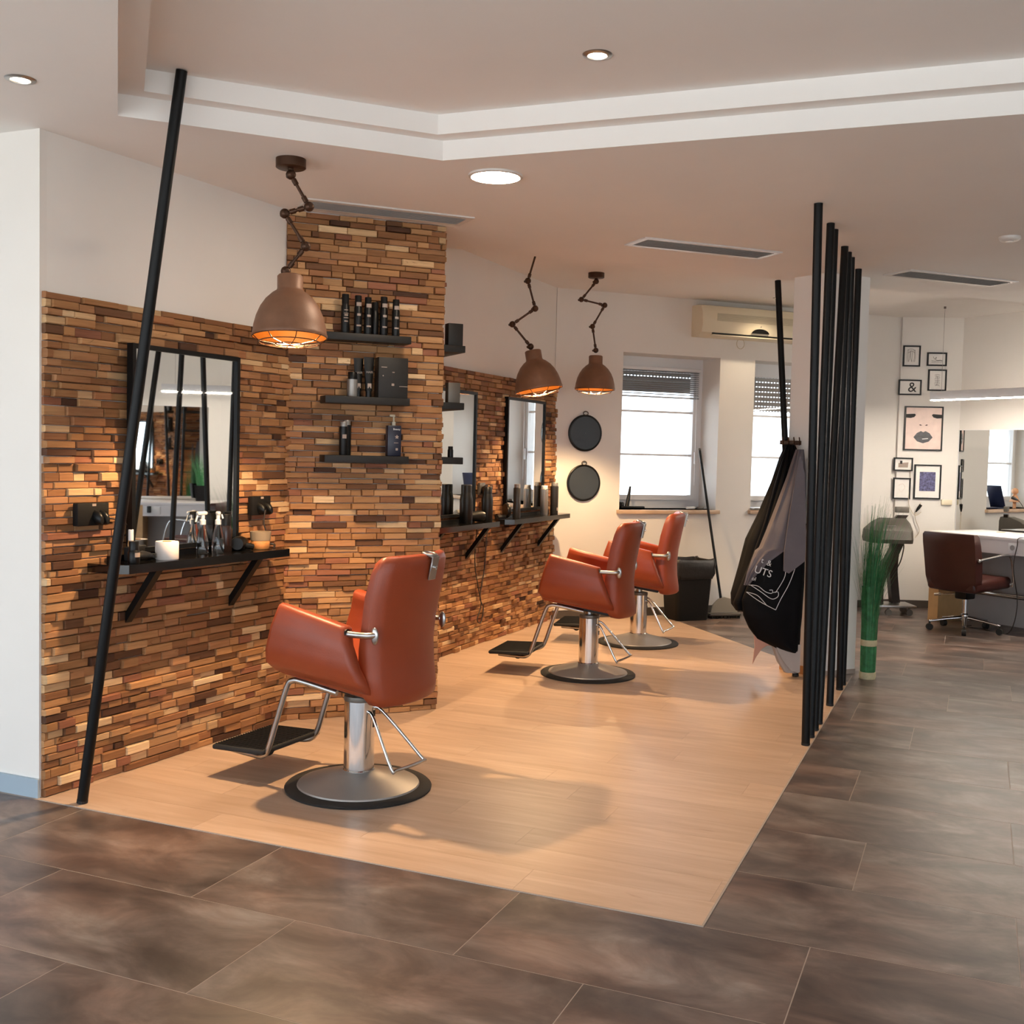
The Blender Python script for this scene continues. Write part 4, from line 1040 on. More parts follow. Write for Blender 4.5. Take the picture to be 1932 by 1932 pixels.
mb = MB(); mb.tube([(0.02, 0.02, 0.02), (0.04, 0.03, 0.10), (0.06, 0.04, 0.2)], 0.015, 8, radii=[0.02, 0.017, 0.009]); mb.build('handle', 'black', t, 50)
t.name = 'brush'
t = thing('eraser_block', 'little dark block at right end of the first window sill', 'block', FD @ Matrix.Translation((1.50, 0.10, 0.9355)))
mb = MB(); mb.rbox((0, 0, 0.011), (0.06, 0.03, 0.021), 0.003); mb.build('foam', 'grey_dark', t, 40)
mb = MB(); mb.rbox((-0.09, 0.02, 0.012), (0.09, 0.02, 0.022), 0.004); mb.build('cap', 'frame_white', t, 40)
# second sill: tray, folded tablet and wooden doll (also seen in the big mirror)
t = thing('sill_tray', 'small grey metal tray on second window sill beside the coats', 'tray', FD @ Matrix.Translation((2.05, 0.03, 0.9355)))
mb = MB(); mb.rbox((0, 0, 0.012), (0.16, 0.11, 0.022), 0.004); mb.build('pan', 'satin', t, 40)
mb = MB(); mb.lims(-0.05, 0.07, -0.0562, -0.055, 0.004, 0.02); mb.build('print', 'grey_dark', t)
t = thing('tablet', 'dark folded tablet standing on the sill seen in the right mirror', 'tablet', FD @ Matrix.Translation((2.74, 0.10, 0.9355)))
mb = MB(); mb.rbox((-0.03, 0, 0.005), (0.16, 0.17, 0.009), 0.003); mb.build('keyboard', 'tablet', t, 40)
mb = MB(); mb.rbox((0, 0, 0), (0.010, 0.17, 0.26), 0.004, 2, Matrix.Translation((-0.045, 0, 0.13)) @ Matrix.Rotation(0.45, 4, 'Y')); mb.build('screen', 'tablet', t, 40)
t = thing('wooden_doll', 'pale wooden doll on the sill seen in the right mirror', 'doll', FD @ Matrix.Translation((2.36, 0.07, 0.9355)))
mb = MB(); mb.lathe([(0.028, 0.09), (0.05, 0.06), (0.045, 0.055), (0.02, 0.055)][::-1] if False else [(0.055, 0.07), (0.05, 0.085), (0.03, 0.13), (0.018, 0.15)], 18)
mb.cyl((0.015, 0, 0.0), (0.015, 0, 0.08), 0.011, 8); mb.cyl((-0.015, 0, 0.0), (-0.015, 0, 0.08), 0.011, 8); mb.build('body', 'wood_figure', t, 50)
mb = MB(); mb.ball((0, 0, 0.185), 0.036, 16, 10); mb.build('head', 'wood_figure', t, 60)
mb = MB(); mb.tube([(0.02, 0, 0.14), (0.05, -0.01, 0.12), (0.055, -0.02, 0.16)], 0.009, 8); mb.tube([(-0.02, 0, 0.14), (-0.05, 0, 0.10)], 0.009, 8); mb.build('arms', 'wood_figure', t, 50)
# little rolling stool half hidden behind the coats
t = thing('tray_stand', 'round topped rolling tray stand mostly hidden behind the coats', 'stand', at(-1.50, 9.72, 0, 0.4))
mb = MB(); mb.lathe([(0.10, 1.06), (0.11, 1.065), (0.11, 1.085), (0.10, 1.09)], 28); mb.build('tray', 'black', t, 50)
mb = MB(); mb.lathe([(0.02, 0.08), (0.02, 1.0), (0.05, 1.06)], 14); mb.build('post', 'satin', t, 50)
for i in range(5):
    a = 2 * PI * i / 5; mb = MB(); mb.tube([(0, 0, 0.10), (0.1 * math.cos(a), 0.1 * math.sin(a), 0.09), (0.21 * math.cos(a), 0.21 * math.sin(a), 0.06)], 0.013, 8); lg = mb.build('leg', 'grey_dark', t, 50)
    mb = MB(); p = Vector((0.21 * math.cos(a), 0.21 * math.sin(a), 0.026)); s = Vector((-math.sin(a), math.cos(a), 0)) * 0.014; mb.cyl(p - s, p + s, 0.026, 14); mb.build('castor', 'rubber', lg, 50)

# ------------------------------------------------------------------ hooks and hanging clothes on the pillar
PM = Matrix.Translation((-1.10, 7.47, 0)) @ Matrix.Rotation(yaw, 4, 'Z')     # x along the view's right, -y towards the door
PJ = PM @ Matrix.Translation((-0.06, 0, 0)); PK = PM @ Matrix.Translation((-0.10, 0, 0))
def drape(name, levels, m, parent, folds=7, amp=0.012, phase=0.0, n=44, seed=1):
    # levels: (z, x_left, x_right, y_front, y_back)
    rnd = random.Random(seed); ph = [rnd.uniform(0, 6.28) for _ in range(4)]
    dense = []
    for i in range(len(levels) - 1):
        for q in range(4):
            u = q / 4; dense.append([a + (b - a) * u for a, b in zip(levels[i], levels[i + 1])])
    dense.append(list(levels[-1])); rg = []
    for (z, xl, xr, yf, yb) in dense:
        cx, cy, rx, ry = (xl + xr) / 2, (yf + yb) / 2, (xr - xl) / 2, (yb - yf) / 2; ring = []
        for i in range(n):
            a = 2 * PI * i / n; k = 1 + amp / max(0.03, rx) * (math.sin(folds * a + ph[0] + 2.2 * z) + 0.5 * math.sin((folds * 2 - 1) * a + ph[1] - 3 * z))
            ca, sa = math.cos(a), math.sin(a)
            ring.append((cx + rx * math.copysign(abs(ca) ** 0.8, ca) * (0.5 + 0.5 * k), cy + ry * sa * k, z))
        rg.append(ring)
    mb = MB(); mb.loft(rg); return mb.build(name, m, parent, 60)
t = thing('hook_rack', 'row of small hooks on the pillar above the hanging coats', 'rack', PK @ Matrix.Translation((0.03, 0, 1.515)))
mb = MB(); mb.rbox((0.0, -0.075, 0.0), (0.14, 0.02, 0.028), 0.004); mb.build('board', 'rod', t, 40)
for i in range(4):
    mb = MB(); x = -0.055 + 0.036 * i; mb.tube(smoothed([(x, -0.075, -0.01), (x - 0.004, -0.12, -0.012), (x - 0.012, -0.14, 0.02), (x - 0.016, -0.145, 0.035)]), 0.004, 6); mb.build('hook', 'rod', t, 60)
J = thing('black_jacket', 'black jacket hanging leftmost on the pillar hooks', 'jacket', PJ)
drape('shell', [(1.50, -0.045, 0.0, -0.15, -0.10), (1.42, -0.085, 0.03, -0.19, -0.08), (1.25, -0.14, 0.04, -0.21, -0.06), (1.05, -0.215, 0.05, -0.22, -0.06), (0.88, -0.29, 0.04, -0.23, -0.05), (0.70, -0.33, 0.03, -0.24, -0.05), (0.52, -0.375, 0.0, -0.25, -0.04), (0.45, -0.37, -0.05, -0.24, -0.05), (0.41, -0.34, -0.1, -0.22, -0.08)], 'coat_black', J, 6, 0.014, seed=3)
drape('sleeve', [(1.47, -0.055, -0.035, -0.17, -0.14), (1.38, -0.095, -0.045, -0.22, -0.16), (1.25, -0.135, -0.065, -0.25, -0.17), (1.0, -0.20, -0.12, -0.27, -0.18), (0.7, -0.30, -0.20, -0.29, -0.19), (0.47, -0.385, -0.27, -0.29, -0.19), (0.43, -0.37, -0.28, -0.28, -0.20)], 'coat_black', J, 4, 0.008, seed=5)
G = thing('grey_cape', 'grey cutting cape with a pointed lower tip hanging nearest the black poles', 'cape', PK)
drape('folds', [(1.47, 0.02, 0.06, -0.30, -0.24), (1.30, -0.03, 0.075, -0.33, -0.24), (1.10, -0.10, 0.085, -0.35, -0.24), (0.95, -0.155, 0.085, -0.36, -0.24), (0.84, -0.20, 0.08, -0.36, -0.25), (0.82, -0.225, -0.03, -0.36, -0.26), (0.76, -0.25, -0.12, -0.36, -0.29), (0.68, -0.28, -0.22, -0.36, -0.32), (0.60, -0.30, -0.27, -0.35, -0.33)], 'cape_grey', G, 8, 0.010, seed=8)
mb = MB(); pts = [(0.045, 1.42), (0.075, 1.30), (0.088, 1.10), (0.098, 0.90), (0.098, 0.745), (0.0, 0.665), (-0.035, 0.68), (-0.035, 0.80), (-0.015, 1.0), (0.01, 1.2), (0.03, 1.35)]
mb.prism(pts, 0, 0.012, Matrix.Translation((-0.027, -0.372, 0.02)) @ FACE); mb.build('front_flap', 'cape_grey', G)
A_ = thing('printed_apron', 'black apron with white lettering hanging under the grey cape', 'apron', PK)
drape('cloth', [(1.00, -0.04, 0.09, -0.345, -0.26), (0.80, -0.20, 0.095, -0.35, -0.25), (0.62, -0.26, 0.095, -0.355, -0.24), (0.50, -0.30, 0.09, -0.36, -0.23), (0.40, -0.285, 0.09, -0.36, -0.2), (0.32, -0.245, 0.085, -0.35, -0.2), (0.25, -0.19, 0.085, -0.34, -0.2), (0.19, -0.06, 0.08, -0.33, -0.22), (0.17, 0.0, 0.08, -0.32, -0.22)], 'coat_black', A_, 5, 0.008, seed=11)
Mt = Matrix.Translation((0, -0.372, 0)) @ FACE
def print_at(s, size, x, z, rot): text_mesh(s, size, Matrix.Translation((x, -0.374, z)) @ FACE @ Matrix.Rotation(math.radians(rot), 4, 'Z'), 'lettering', 'print_white', A_)
print_at('UTS', 0.066, -0.188, 0.69, -17); print_at('&', 0.050, -0.152, 0.745, -15); print_at('ol', 0.035, -0.245, 0.645, -15); print_at('t', 0.05, -0.195, 0.762, -10)
def line(pts, r=0.0022):
    mb = MB(); mb.tube(smoothed([(x, -0.373, z + 0.08) for x, z in pts], 5), r, 5); mb.build('piping', 'print_white', A_, 60)
line([(-0.275, 0.525), (-0.22, 0.52), (-0.17, 0.485), (-0.13, 0.475), (-0.125, 0.495), (-0.145, 0.495)]); line([(-0.265, 0.525), (-0.2, 0.485), (-0.13, 0.44), (-0.09, 0.455), (-0.09, 0.485), (-0.12, 0.48)])
line([(-0.105, 0.48), (-0.07, 0.54), (-0.05, 0.585), (-0.045, 0.63)]); line([(0.02, 0.66), (-0.02, 0.54), (-0.07, 0.44), (-0.10, 0.37)]); line([(-0.29, 0.48), (-0.22, 0.46), (-0.16, 0.40)]); line([(-0.29, 0.48), (-0.2, 0.42), (-0.10, 0.37)])
Pk = thing('pink_towel', 'pink cloth whose pointed corner hangs below the black apron', 'towel', PK)
mb = MB(); mb.prism([(-0.215, 0.30), (-0.10, 0.24), (-0.115, 0.215), (-0.16, 0.185), (-0.195, 0.13), (-0.215, 0.085), (-0.205, 0.20)], 0, 0.01, Matrix.Translation((0, -0.28, 0)) @ FACE); mb.build('corner', 'pink', Pk)
drape('folds', [(0.40, -0.20, 0.02, -0.27, -0.2), (0.28, -0.19, -0.05, -0.27, -0.21), (0.2, -0.12, -0.07, -0.25, -0.22)], 'pink', Pk, 5, 0.008, seed=14)
Gc = thing('grey_towel', 'pale grey cloth hanging lowest beside the poles near floor', 'towel', PK)
drape('folds', [(0.30, -0.10, 0.07, -0.30, -0.2), (0.20, -0.09, 0.08, -0.30, -0.21), (0.10, -0.05, 0.085, -0.29, -0.22), (0.03, 0.0, 0.085, -0.28, -0.23)], 'cloth_grey', Gc, 6, 0.008, seed=17)
mb = MB(); mb.prism([(-0.08, 0.22), (0.085, 0.22), (0.085, 0.04), (0.03, 0.05), (-0.03, 0.12)], 0, 0.008, Matrix.Translation((0, -0.30, 0)) @ FACE); mb.build('hem', 'cloth_grey', Gc)

# ------------------------------------------------------------------ grass bundle beside the pillar
t = thing('grass_bundle', 'tall bundle of green artificial rushes tied with beige bands', 'plant', at(-0.600, 7.42, 0))
mb = MB(); rg = []
for z, r in ((0.045, 0.046), (0.15, 0.048), (0.4, 0.050), (0.6, 0.054)):
    rg.append([(r * (1 + 0.05 * math.sin(11 * a)) * math.cos(a), r * (1 + 0.05 * math.sin(13 * a)) * math.sin(a), z) for a in [2 * PI * i / 44 for i in range(44)]])
mb.loft(rg); mb.build('stems', 'green', t, 30)
for za, zb in ((0.0, 0.045), (0.215, 0.255)):
    mb = MB(); mb.lathe([(0.050, za), (0.053, (za + zb) / 2), (0.051, zb)], 32); mb.build('tie_band', 'raffia', t, 50)
def blades(n, m, name, hmin, hmax, seed, zb=0.25):
    rnd = random.Random(seed); mb = MB()
    for i in range(n):
        a = rnd.uniform(0, 2 * PI); r0 = 0.05 * math.sqrt(rnd.random()); h = rnd.uniform(hmin, hmax); sp = (rnd.uniform(0.0, 0.07) if rnd.random() < 0.62 else rnd.uniform(0.07, 0.22)) * (h / 1.1); w = rnd.uniform(0.0014, 0.0032)
        bend = rnd.uniform(-0.02, 0.05); side = (-math.sin(a), math.cos(a)); vs = []
        b = Vector((r0 * math.cos(a), r0 * math.sin(a), zb))
        for k in range(6):
            u = k / 5; q = b + Vector((math.cos(a) * sp * u * u + 0.03 * u * u * u, math.sin(a) * sp * u * u + bend * u * u, (h - zb) * u - 0.05 * sp * u ** 3))
            ww = w * (1 - 0.85 * u); vs += [q + Vector((side[0] * ww, side[1] * ww, 0)), q - Vector((side[0] * ww, side[1] * ww, 0))]
        mb.add(vs, [(2 * k, 2 * k + 1, 2 * k + 3, 2 * k + 2) for k in range(5)])
    mb.build(name, m, t)['kind'] = 'stuff'
blades(420, 'green', 'blades', 0.68, 1.14, 4); blades(70, 'green_pale', 'pale_blades', 0.85, 1.2, 9)

# ------------------------------------------------------------------ gallery wall pictures
def picture(x0, z1, x1, z0, label, draw):
    t = thing('picture_frame', label, 'picture', FE @ Matrix.Translation(((x0 + x1) / 2, -0.002, (z0 + z1) / 2)))
    w, h = (x1 - x0) / 2, (z1 - z0) / 2; f = 0.013
    mb = MB()
    for (a, b, c, d) in ((-w, -w + f, -h, h), (w - f, w, -h, h), (-w + f, w - f, h - f, h), (-w + f, w - f, -h, -h + f)): mb.lims(a, b, -0.018, 0, c, d)
    mb.build('frame', 'black', t)
    mb = MB(); mb.lims(-w + f, w - f, -0.008, -0.002, -h + f, h - f); mb.build('print', 'paper', t)
    draw(t, w - f, h - f); return t
def shape(t, pts, m, name='drawing', y=-0.0085):
    mb = MB(); mb.prism(pts, 0, 0.0004, Matrix.Translation((0, y, 0)) @ FACE); mb.build(name, m, t)
def strokes(t, lines, m, r=0.0016):
    mb = MB()
    for l in lines: mb.tube(smoothed([(x, -0.009, z) for x, z in l], 4), r, 4)
    mb.build('drawing', m, t)
rr = random.Random(3)
def d_feet(t, w, h): strokes(t, [[(x, 0.06), (x + rr.uniform(-.008, .008), 0.0), (x + rr.uniform(-.01, .01), -0.055)] for x in (-0.04, -0.03, -0.018, -0.005, 0.008, 0.02, 0.03)] + [[(-0.04, 0.055), (-0.02, 0.068), (0.01, 0.066), (0.03, 0.05)], [(-0.035, 0.03), (0.0, 0.045), (0.03, 0.03)]], 'ink_grey')
def d_script(t, w, h):
    strokes(t, [[(-0.035, 0.025), (-0.02, 0.0), (-0.005, 0.022), (-0.01, -0.005), (0.01, -0.012), (0.03, -0.008), (0.05, -0.014)], [(-0.05, -0.014), (-0.02, -0.018), (0.02, -0.014), (0.05, -0.017)]], 'ink')
    strokes(t, [[(-0.05, -0.03), (-0.02, -0.031), (0.02, -0.029), (0.05, -0.031)]], 'ink_grey')
def d_amp(t, w, h): text_mesh('&', 0.135, Matrix.Translation((0.022, -0.0087, -0.002)) @ FACE, 'lettering', 'ink', t)
def d_lines(t, w, h): strokes(t, [[(-0.025 + 0.003 * (i % 3), 0.05 - 0.013 * i), (0.0, 0.053 - 0.013 * i + rr.uniform(-.004, .004)), (0.025 - 0.004 * (i % 2), 0.05 - 0.013 * i)] for i in range(9)] + [[(-0.005, 0.045), (0.005, 0.0), (-0.004, -0.05)]], 'ink_grey')
def d_face(t, w, h):
    shape(t, [(-w, -h), (w, -h), (w, h), (-w, h)], 'skin_print', 'portrait')
    for s in (1, -1): shape(t, [(s * w, 0.135), (s * 0.085, 0.140), (s * 0.075, 0.128), (s * 0.09, 0.108), (s * 0.125, 0.098), (s * w, 0.102)][::s], 'ink', 'eyelash', -0.009)
    for s in (1, -1): shape(t, [(s * 0.012, 0.030), (s * 0.03, 0.040), (s * 0.042, 0.035), (s * 0.03, 0.026)][::s], 'brown_leather', 'nostril', -0.009)
    lips = [(-0.09, -0.085), (-0.06, -0.045), (-0.022, -0.025), (0, -0.036), (0.022, -0.025), (0.06, -0.045), (0.09, -0.085), (0.055, -0.125), (0.0, -0.142), (-0.055, -0.125)]
    shape(t, lips, 'lip_print', 'lips', -0.009)
    strokes(t, [[(-0.08, -0.083), (-0.03, -0.078), (0, -0.085), (0.03, -0.078), (0.08, -0.083)]], 'ink'); shape(t, [(-0.01, -0.098), (0.05, -0.092), (0.045, -0.100), (-0.005, -0.105)], 'print_white', 'highlight', -0.0095)
def d_photo(t, w, h):
    shape(t, [(-0.045, -0.03), (0.045, -0.03), (0.05, 0.02), (-0.045, 0.012)], 'label', 'photo'); shape(t, [(-0.03, 0.004), (-0.008, 0.004), (-0.008, 0.034), (-0.03, 0.034)], 'ink', 'photo_detail', -0.009)
def d_blue(t, w, h): shape(t, [(-0.075, -0.09), (0.075, -0.09), (0.075, 0.095), (-0.075, 0.095)], 'blue_print', 'photo')
def d_faint(t, w, h): strokes(t, [[(-0.03, 0.03), (0.01, 0.045), (0.03, 0.01), (0.0, -0.03), (-0.025, -0.01)]], 'skin_print', 0.0012)
picture(-0.008, 2.527, 0.155, 2.327, 'upright framed line drawing, topmost on the gallery wall', d_feet)
picture(0.219, 2.465, 0.404, 2.336, 'wide framed black script print, upper right of gallery', d_script)
picture(-0.039, 2.201, 0.177, 2.053, 'framed ampersand print on the gallery wall', d_amp)
picture(0.236, 2.303, 0.409, 2.098, 'upright framed pale text print right of the ampersand', d_lines)
picture(0.031, 1.948, 0.394, 1.523, 'large framed close-up of dark lips on the gallery wall', d_face)
picture(-0.054, 1.451, 0.127, 1.322, 'small wide framed sepia photo below the lips picture', d_photo)
picture(0.145, 1.389, 0.399, 1.057, 'framed blue leaf photo with wide white mount', d_blue)
picture(-0.051, 1.256, 0.114, 1.050, 'almost blank upright framed print, lowest at left', d_faint)

# ------------------------------------------------------------------ far right: trolley, desk, chair, mirror, LED bar
t = thing('dryer_trolley', 'dark metal salon trolley on castors with crossing curved legs', 'trolley', at(-0.715, 10.70, 0, yaw))
def band(pts, w, th, name, m, par):
    rg = []
    P = smoothed([(x, 0, z) for x, z in pts], 6)
    for i, p in enumerate(P):
        a = P[max(0, i - 1)]; b = P[min(len(P) - 1, i + 1)]; d = (b - a).normalized(); nx = Vector((d.z, 0, -d.x))
        rg.append([p + nx * th + Vector((0, w, 0)), p + nx * th - Vector((0, w, 0)), p - nx * th - Vector((0, w, 0)), p - nx * th + Vector((0, w, 0))])
    mb = MB(); mb.loft(rg); return mb.build(name, m, par, 40)
mb = MB(); mb.rbox((0.02, 0, 0.088), (0.40, 0.30, 0.02), 0.004); mb.build('base_plate', 'satin', t, 40)
for (x, y) in ((-0.03, -0.12), (0.17, -0.10), (-0.13, 0.12), (0.19, 0.12)):
    mb = MB(); mb.cyl((x, y - 0.012, 0.03), (x, y + 0.012, 0.03), 0.03, 14); mb.cyl((x, y, 0.03), (x, y, 0.08), 0.01, 8); mb.build('castor', 'grey_dark', t, 50)
rot = Matrix.Rotation(0.0, 4, 'Z')
b1 = band([(-0.11, 0.10), (-0.11, 0.28), (-0.06, 0.42), (0.01, 0.56), (0.06, 0.68)], 0.05, 0.04, 'front_leg', 'band_brown', t); b1.location = (0, -0.05, 0)
b2 = band([(0.09, 0.10), (0.07, 0.25), (0.055, 0.40), (0.06, 0.54), (0.08, 0.68)], 0.05, 0.036, 'rear_leg', 'band_brown', t); b2.location = (0, 0.07, 0)
rg = []
for z, x0, x1, y0, y1 in ((0.665, -0.20, 0.165, -0.16, 0.16), (0.70, -0.21, 0.168, -0.165, 0.16), (0.78, -0.20, 0.17, -0.14, 0.16), (0.845, -0.13, 0.17, -0.06, 0.16), (0.885, -0.06, 0.165, 0.04, 0.15)):
    rg.append([(x, y, z) for x, y in ((x0, y0 + 0.05), (x0 + 0.05, y0), (x1 - 0.03, y0), (x1, y0 + 0.03), (x1, y1), (x0, y1))])
mb = MB(); mb.loft(rg); mb.build('hood', 'hood_grey', t, 20)
mb = MB(); mb.box((-0.03, -0.11, 0.825), (0.08, 0.004, 0.005)); mb.build('handle', 'satin', t)
mb = MB(); mb.prism([(0.05, 0.865), (0.155, 0.865), (0.19, 0.915), (0.09, 0.915)], -0.02, 0.02, Matrix.Translation((0, 0.1, 0)) @ FACE); mb.build('neck', 'band_brown', t)
mb = MB(); mb.rbox((0.135, 0.10, 0.965), (0.125, 0.04, 0.055), 0.006); mb.build('control_panel', 'grey_dark', t, 40)
mb = MB(); mb.tube(smoothed([(0.16, 0.1, 0.665), (0.165, 0.1, 0.60), (0.14, 0.1, 0.48), (0.09, 0.1, 0.38)]), 0.006, 6); mb.build('power_cord', 'cable', t, 60)

DD = math.radians(AF); DC = Vector((-0.355, 10.51, 0)); DM = Matrix.Translation(DC) @ Matrix.Rotation(DD, 4, 'Z')   # desk frame: x along front, +y to the wall
t = thing('styling_desk', 'long white desk with pale wooden end leg by the mirror', 'desk', DM)
mb = MB(); mb.rbox((1.44, 0.355, 0.785), (2.92, 0.72, 0.03), 0.003); mb.build('top', 'desk_white', t, 40)
mb = MB(); mb.lims(0.02, 2.88, 0.004, 0.024, 0.655, 0.77); mb.build('apron', 'desk_white', t)
mb = MB(); mb.lims(0.0, 0.105, 0.0, 0.75, 0.0, 0.77); mb.build('end_leg', 'desk_wood', t)
mb = MB(); mb.lims(2.80, 2.90, 0.0, 0.75, 0.0, 0.77); mb.build('end_leg', 'desk_wood', t)
mb = MB(); mb.lims(0.105, 2.80, 0.40, 0.43, 0.0, 0.77); mb.build('modesty_panel', 'desk_grey', t)
mb = MB(); mb.cyl((0.09, 0.22, 0.285), (2.82, 0.22, 0.285), 0.022, 16); mb.build('foot_rail', 'chrome', t, 50)
for x in (0.30, 0.62):
    mb = MB(); mb.lathe([(0.04, 0.8005), (0.036, 0.802), (0.001, 0.802)], 20, Matrix.Translation((x, 0.55, 0)), caps=False); mb.build('cable_grommet', 'desk_wood', t, 50)
mb = MB(); mb.rbox((0.825, 0.001, 0.715), (0.085, 0.012, 0.085), 0.003); so = mb.build('socket', 'frame_white', t, 40)
mb = MB(); mb.lathe([(0.02, 0.0), (0.022, 0.003), (0.012, 0.0015), (0.001, 0.0012)], 20, Matrix.Translation((0.825, -0.0055, 0.718)) @ FACE, caps=False); mb.build('socket_cup', 'desk_grey', so, 50)
mb = MB(); mb.rbox((2.70, 0.001, 0.715), (0.16, 0.012, 0.085), 0.003); so = mb.build('socket', 'frame_white', t, 40)
mb = MB(); mb.rbox((2.735, -0.012, 0.725), (0.04, 0.03, 0.07), 0.006); mb.build('plug', 'black', so, 40)

t = thing('wall_mirror', 'frameless mirror behind the white desk, reflecting a window', 'mirror', FF @ Matrix.Translation((0, -0.002, 0)))
mb = MB(); mb.lims(0.012, 1.35, -0.008, 0.0, 0.60, 1.725); mb.build('glass', 'mirror', t)
mb = MB(); mb.lims(0.006, 0.012, -0.010, 0.0, 0.60, 1.73); mb.lims(0.006, 1.35, -0.010, 0.0, 1.725, 1.731); mb.build('edge_strip', 'frame_white', t)
t = thing('wall_mirror', 'frameless mirror beyond the right edge, seen only as a reflection', 'mirror', FG @ Matrix.Translation((0.14, -0.002, 0)))
mb = MB(); mb.lims(0.0, 1.3, -0.008, 0.0, 0.60, 1.84); mb.build('glass', 'mirror', t)
mb = MB(); mb.lims(-0.006, 0.0, -0.010, 0.0, 0.60, 1.846); mb.lims(-0.006, 1.3, -0.010, 0.0, 1.84, 1.846); mb.build('edge_strip', 'frame_white', t)
t = thing('power_strip', 'pale wall socket strip with hanging plug behind desk corner', 'socket', FE @ Matrix.Translation((0.49, -0.002, 1.03)))
mb = MB(); mb.rbox((-0.03, -0.012, 0.0), (0.10, 0.024, 0.05), 0.004); mb.build('plate', 'cream', t, 40)
def loose_cable(M, pts, label, m='cable', r=0.004, plug=None):
    mb = MB(); mb.tube(smoothed(pts), r, 6); o = mb.build('power_cable', m, None, 60, M=M); tag(o, label, 'cable')
    if plug:
        mb = MB(); a, b = Vector(plug[0]), Vector(plug[1]); mb.tube([a, (a + b) / 2, b], 0.016, 8, radii=[0.016, 0.014, 0.006]); mb.build('plug', 'black', o, 50)
    return o
loose_cable(FE, [(0.105, -0.012, 1.40), (0.11, -0.012, 1.2), (0.10, -0.02, 1.02), (0.16, -0.03, 0.90), (0.22, -0.03, 0.93)], 'thin pale cord hanging between the lowest pictures', 'cable_pale', 0.003)
loose_cable(FE, [(0.215, -0.03, 1.02), (0.19, -0.03, 0.98), (0.165, -0.03, 0.88), (0.21, -0.03, 0.75), (0.17, -0.03, 0.68)], 'cord with black plugs hanging right of the trolley', 'cable_pale', 0.003, ((0.215, -0.03, 1.0), (0.17, -0.03, 0.93)))
loose_cable(DM, [(0.42, 0.70, 0.803), (0.46, 0.72, 0.90), (0.36, 0.74, 1.05), (0.30, 0.74, 1.10)], 'black cord with plug rising from desk top before mirror', 'cable', 0.004, ((0.26, 0.74, 1.11), (0.32, 0.74, 1.09)))
loose_cable(DM, [(0.90, 0.04, 0.805), (0.885, -0.02, 0.80), (0.885, -0.03, 0.74), (0.86, -0.03, 0.55), (0.89, 0.0, 0.25), (0.84, -0.03, 0.008), (0.60, -0.02, 0.006), (0.44, -0.05, 0.006), (0.42, 0.05, 0.006)], 'black cord dropping over desk edge to the floor', 'cable', 0.004)

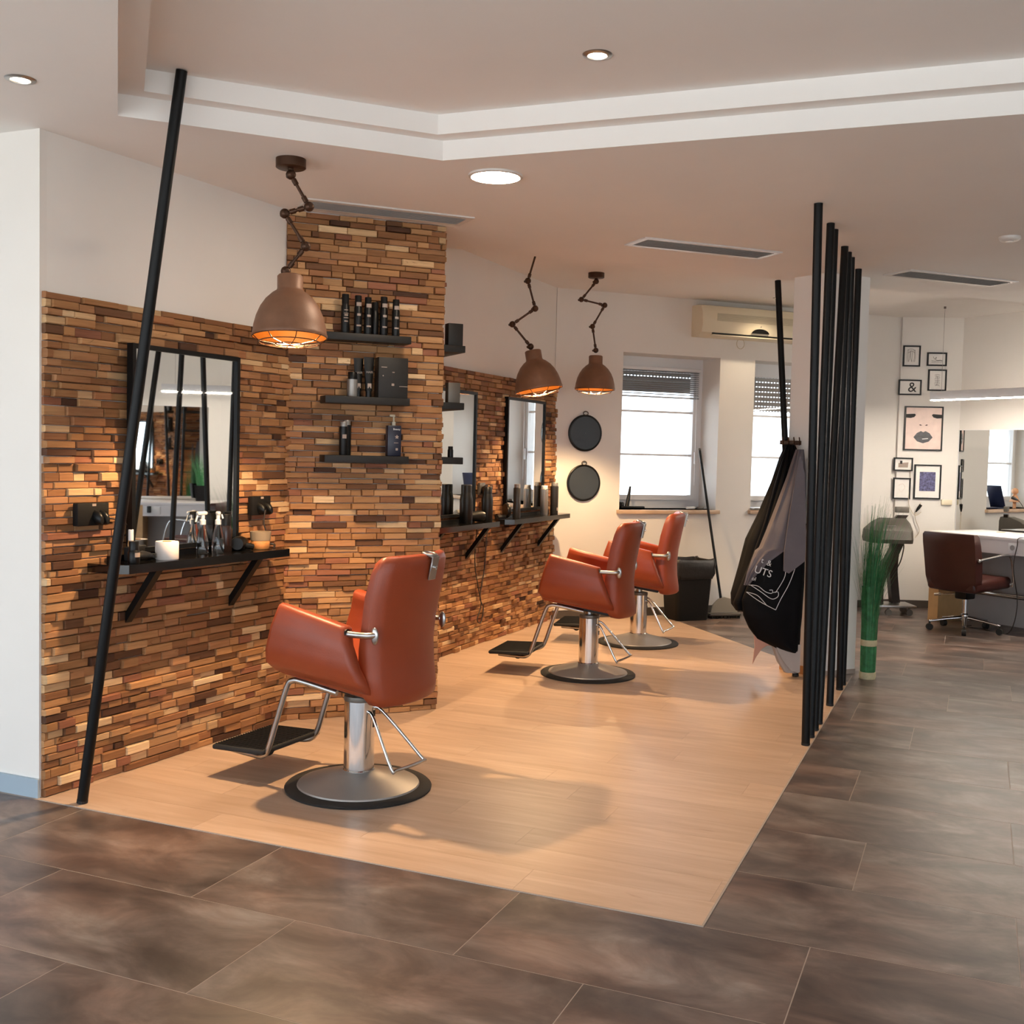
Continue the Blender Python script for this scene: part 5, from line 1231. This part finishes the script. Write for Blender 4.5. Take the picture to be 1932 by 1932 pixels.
def office_chair(M, label, spin=35):
    t = thing('swivel_chair', label, 'chair', M)            # local +y forward
    for i in range(5):
        a = math.radians(-90 + 72 * i + spin); ca, sa = math.cos(a), math.sin(a)
        mb = MB(); mb.tube([(0.03 * ca, 0.03 * sa, 0.115), (0.16 * ca, 0.16 * sa, 0.098), (0.29 * ca, 0.29 * sa, 0.075)], 0.02, 10, radii=[0.024, 0.019, 0.015], flat=0.6); lg = mb.build('leg', 'chrome', t, 60)
        p = Vector((0.285 * ca, 0.285 * sa, 0.027)); s = Vector((-sa, ca, 0)) * 0.018; mb = MB(); mb.cyl(p - s, p + s, 0.027, 14); mb.cyl(p, p + Vector((0, 0, 0.05)), 0.008, 8); mb.build('castor', 'rubber', lg, 50)
    mb = MB(); mb.lathe([(0.036, 0.09), (0.034, 0.14), (0.024, 0.15), (0.024, 0.28)], 20); mb.build('column', 'chrome', t, 40)
    mb = MB(); mb.rbox((0, -0.01, 0.315), (0.11, 0.13, 0.085), 0.012); mb.build('mechanism', 'black', t, 40)
    mb = MB(); mb.cyl((-0.03, -0.02, 0.315), (-0.21, -0.08, 0.29), 0.007, 8); mb.cyl((-0.19, -0.075, 0.293), (-0.24, -0.09, 0.286), 0.012, 8); mb.build('tilt_lever', 'chrome', t, 50)
    mb = MB(); mb.rbox((0, 0.06, 0.405), (0.47, 0.50, 0.10), 0.035, 4, Matrix.Rotation(0.06, 4, 'X')); mb.build('seat', 'brown_leather', t, 50)
    rg = []
    for z, y, w, th in ((0.345, -0.178, 0.19, 0.05), (0.36, -0.182, 0.225, 0.08), (0.46, -0.205, 0.24, 0.085), (0.62, -0.225, 0.245, 0.09), (0.74, -0.25, 0.248, 0.08), (0.81, -0.265, 0.245, 0.07), (0.83, -0.27, 0.235, 0.045)):
        ring = []
        for i in range(9): u = -1 + i / 4; ring.append((u * w, y - th / 2 + 0.03 * u * u, z))
        for i in range(9): u = 1 - i / 4; ring.append((u * w, y + th / 2 + 0.03 * u * u, z))
        rg.append(ring)
    mb = MB(); mb.loft(rg); mb.build('backrest', 'brown_leather', t, 60)
    for s in (1, -1):
        mb = MB(); mb.tube(smoothed([(s * 0.262, -0.20, 0.625), (s * 0.275, -0.05, 0.645), (s * 0.275, 0.12, 0.66), (s * 0.275, 0.185, 0.64), (s * 0.27, 0.225, 0.56), (s * 0.262, 0.255, 0.44), (s * 0.25, 0.26, 0.39)], 5), 0.011, 8); am = mb.build('armrest', 'chrome', t, 60)
        mb = MB(); mb.ball((s * 0.255, -0.205, 0.62), 0.015, 10, 8); mb.ball((s * 0.245, 0.245, 0.41), 0.014, 10, 8); mb.build('bolt', 'satin', am, 60)
    return t
office_chair(at(-0.045, 9.97, 0, math.radians(-35)), 'dark brown leather swivel chair at the white desk')
office_chair(DM @ Matrix.Translation((2.22, -0.36, 0)) @ Matrix.Rotation(-1.35, 4, 'Z'), 'second brown swivel chair seen only as a reflection')

t = thing('grass_planter', 'dark planter with grass on the desk, seen only as a reflection', 'plant', DM @ Matrix.Translation((2.25, 0.45, 0.8005)))
mb = MB(); mb.loft([rrect(0.10, 0.10, 0.0, 0.01), rrect(0.14, 0.14, 0.17, 0.01), rrect(0.125, 0.125, 0.17, 0.01), rrect(0.11, 0.11, 0.14, 0.01)]); mb.build('pot', 'coat_black', t, 40)
blades(120, 'green', 'blades', 0.30, 0.55, 21, 0.12)
t = thing('led_pendant', 'long white linear LED pendant hanging over the desk', 'lamp', Matrix.Translation((-0.405, 10.66, 1.965)) @ Matrix.Rotation(DD, 4, 'Z'))
mb = MB(); mb.rbox((1.38, 0, 0.045), (2.76, 0.06, 0.075), 0.003); mb.build('housing', 'frame_white', t, 40)
mb = MB(); mb.lims(0.008, 2.752, -0.026, 0.026, 0.0, 0.0074); mb.build('diffuser', 'led', t)
for x in (0.10, 2.62):
    mb = MB(); mb.cyl((x, 0, 0.08), (x, 0, ZH - 1.965 if x < 1 else ZC - 1.965), 0.0015, 6); mb.cyl((x, 0, ZH - 1.985 if x < 1 else ZC - 1.985), (x, 0, ZH - 1.966 if x < 1 else ZC - 1.966), 0.01, 8); mb.build('suspension_wire', 'ink_grey', t, 50)

bpy.context.view_layer.update()
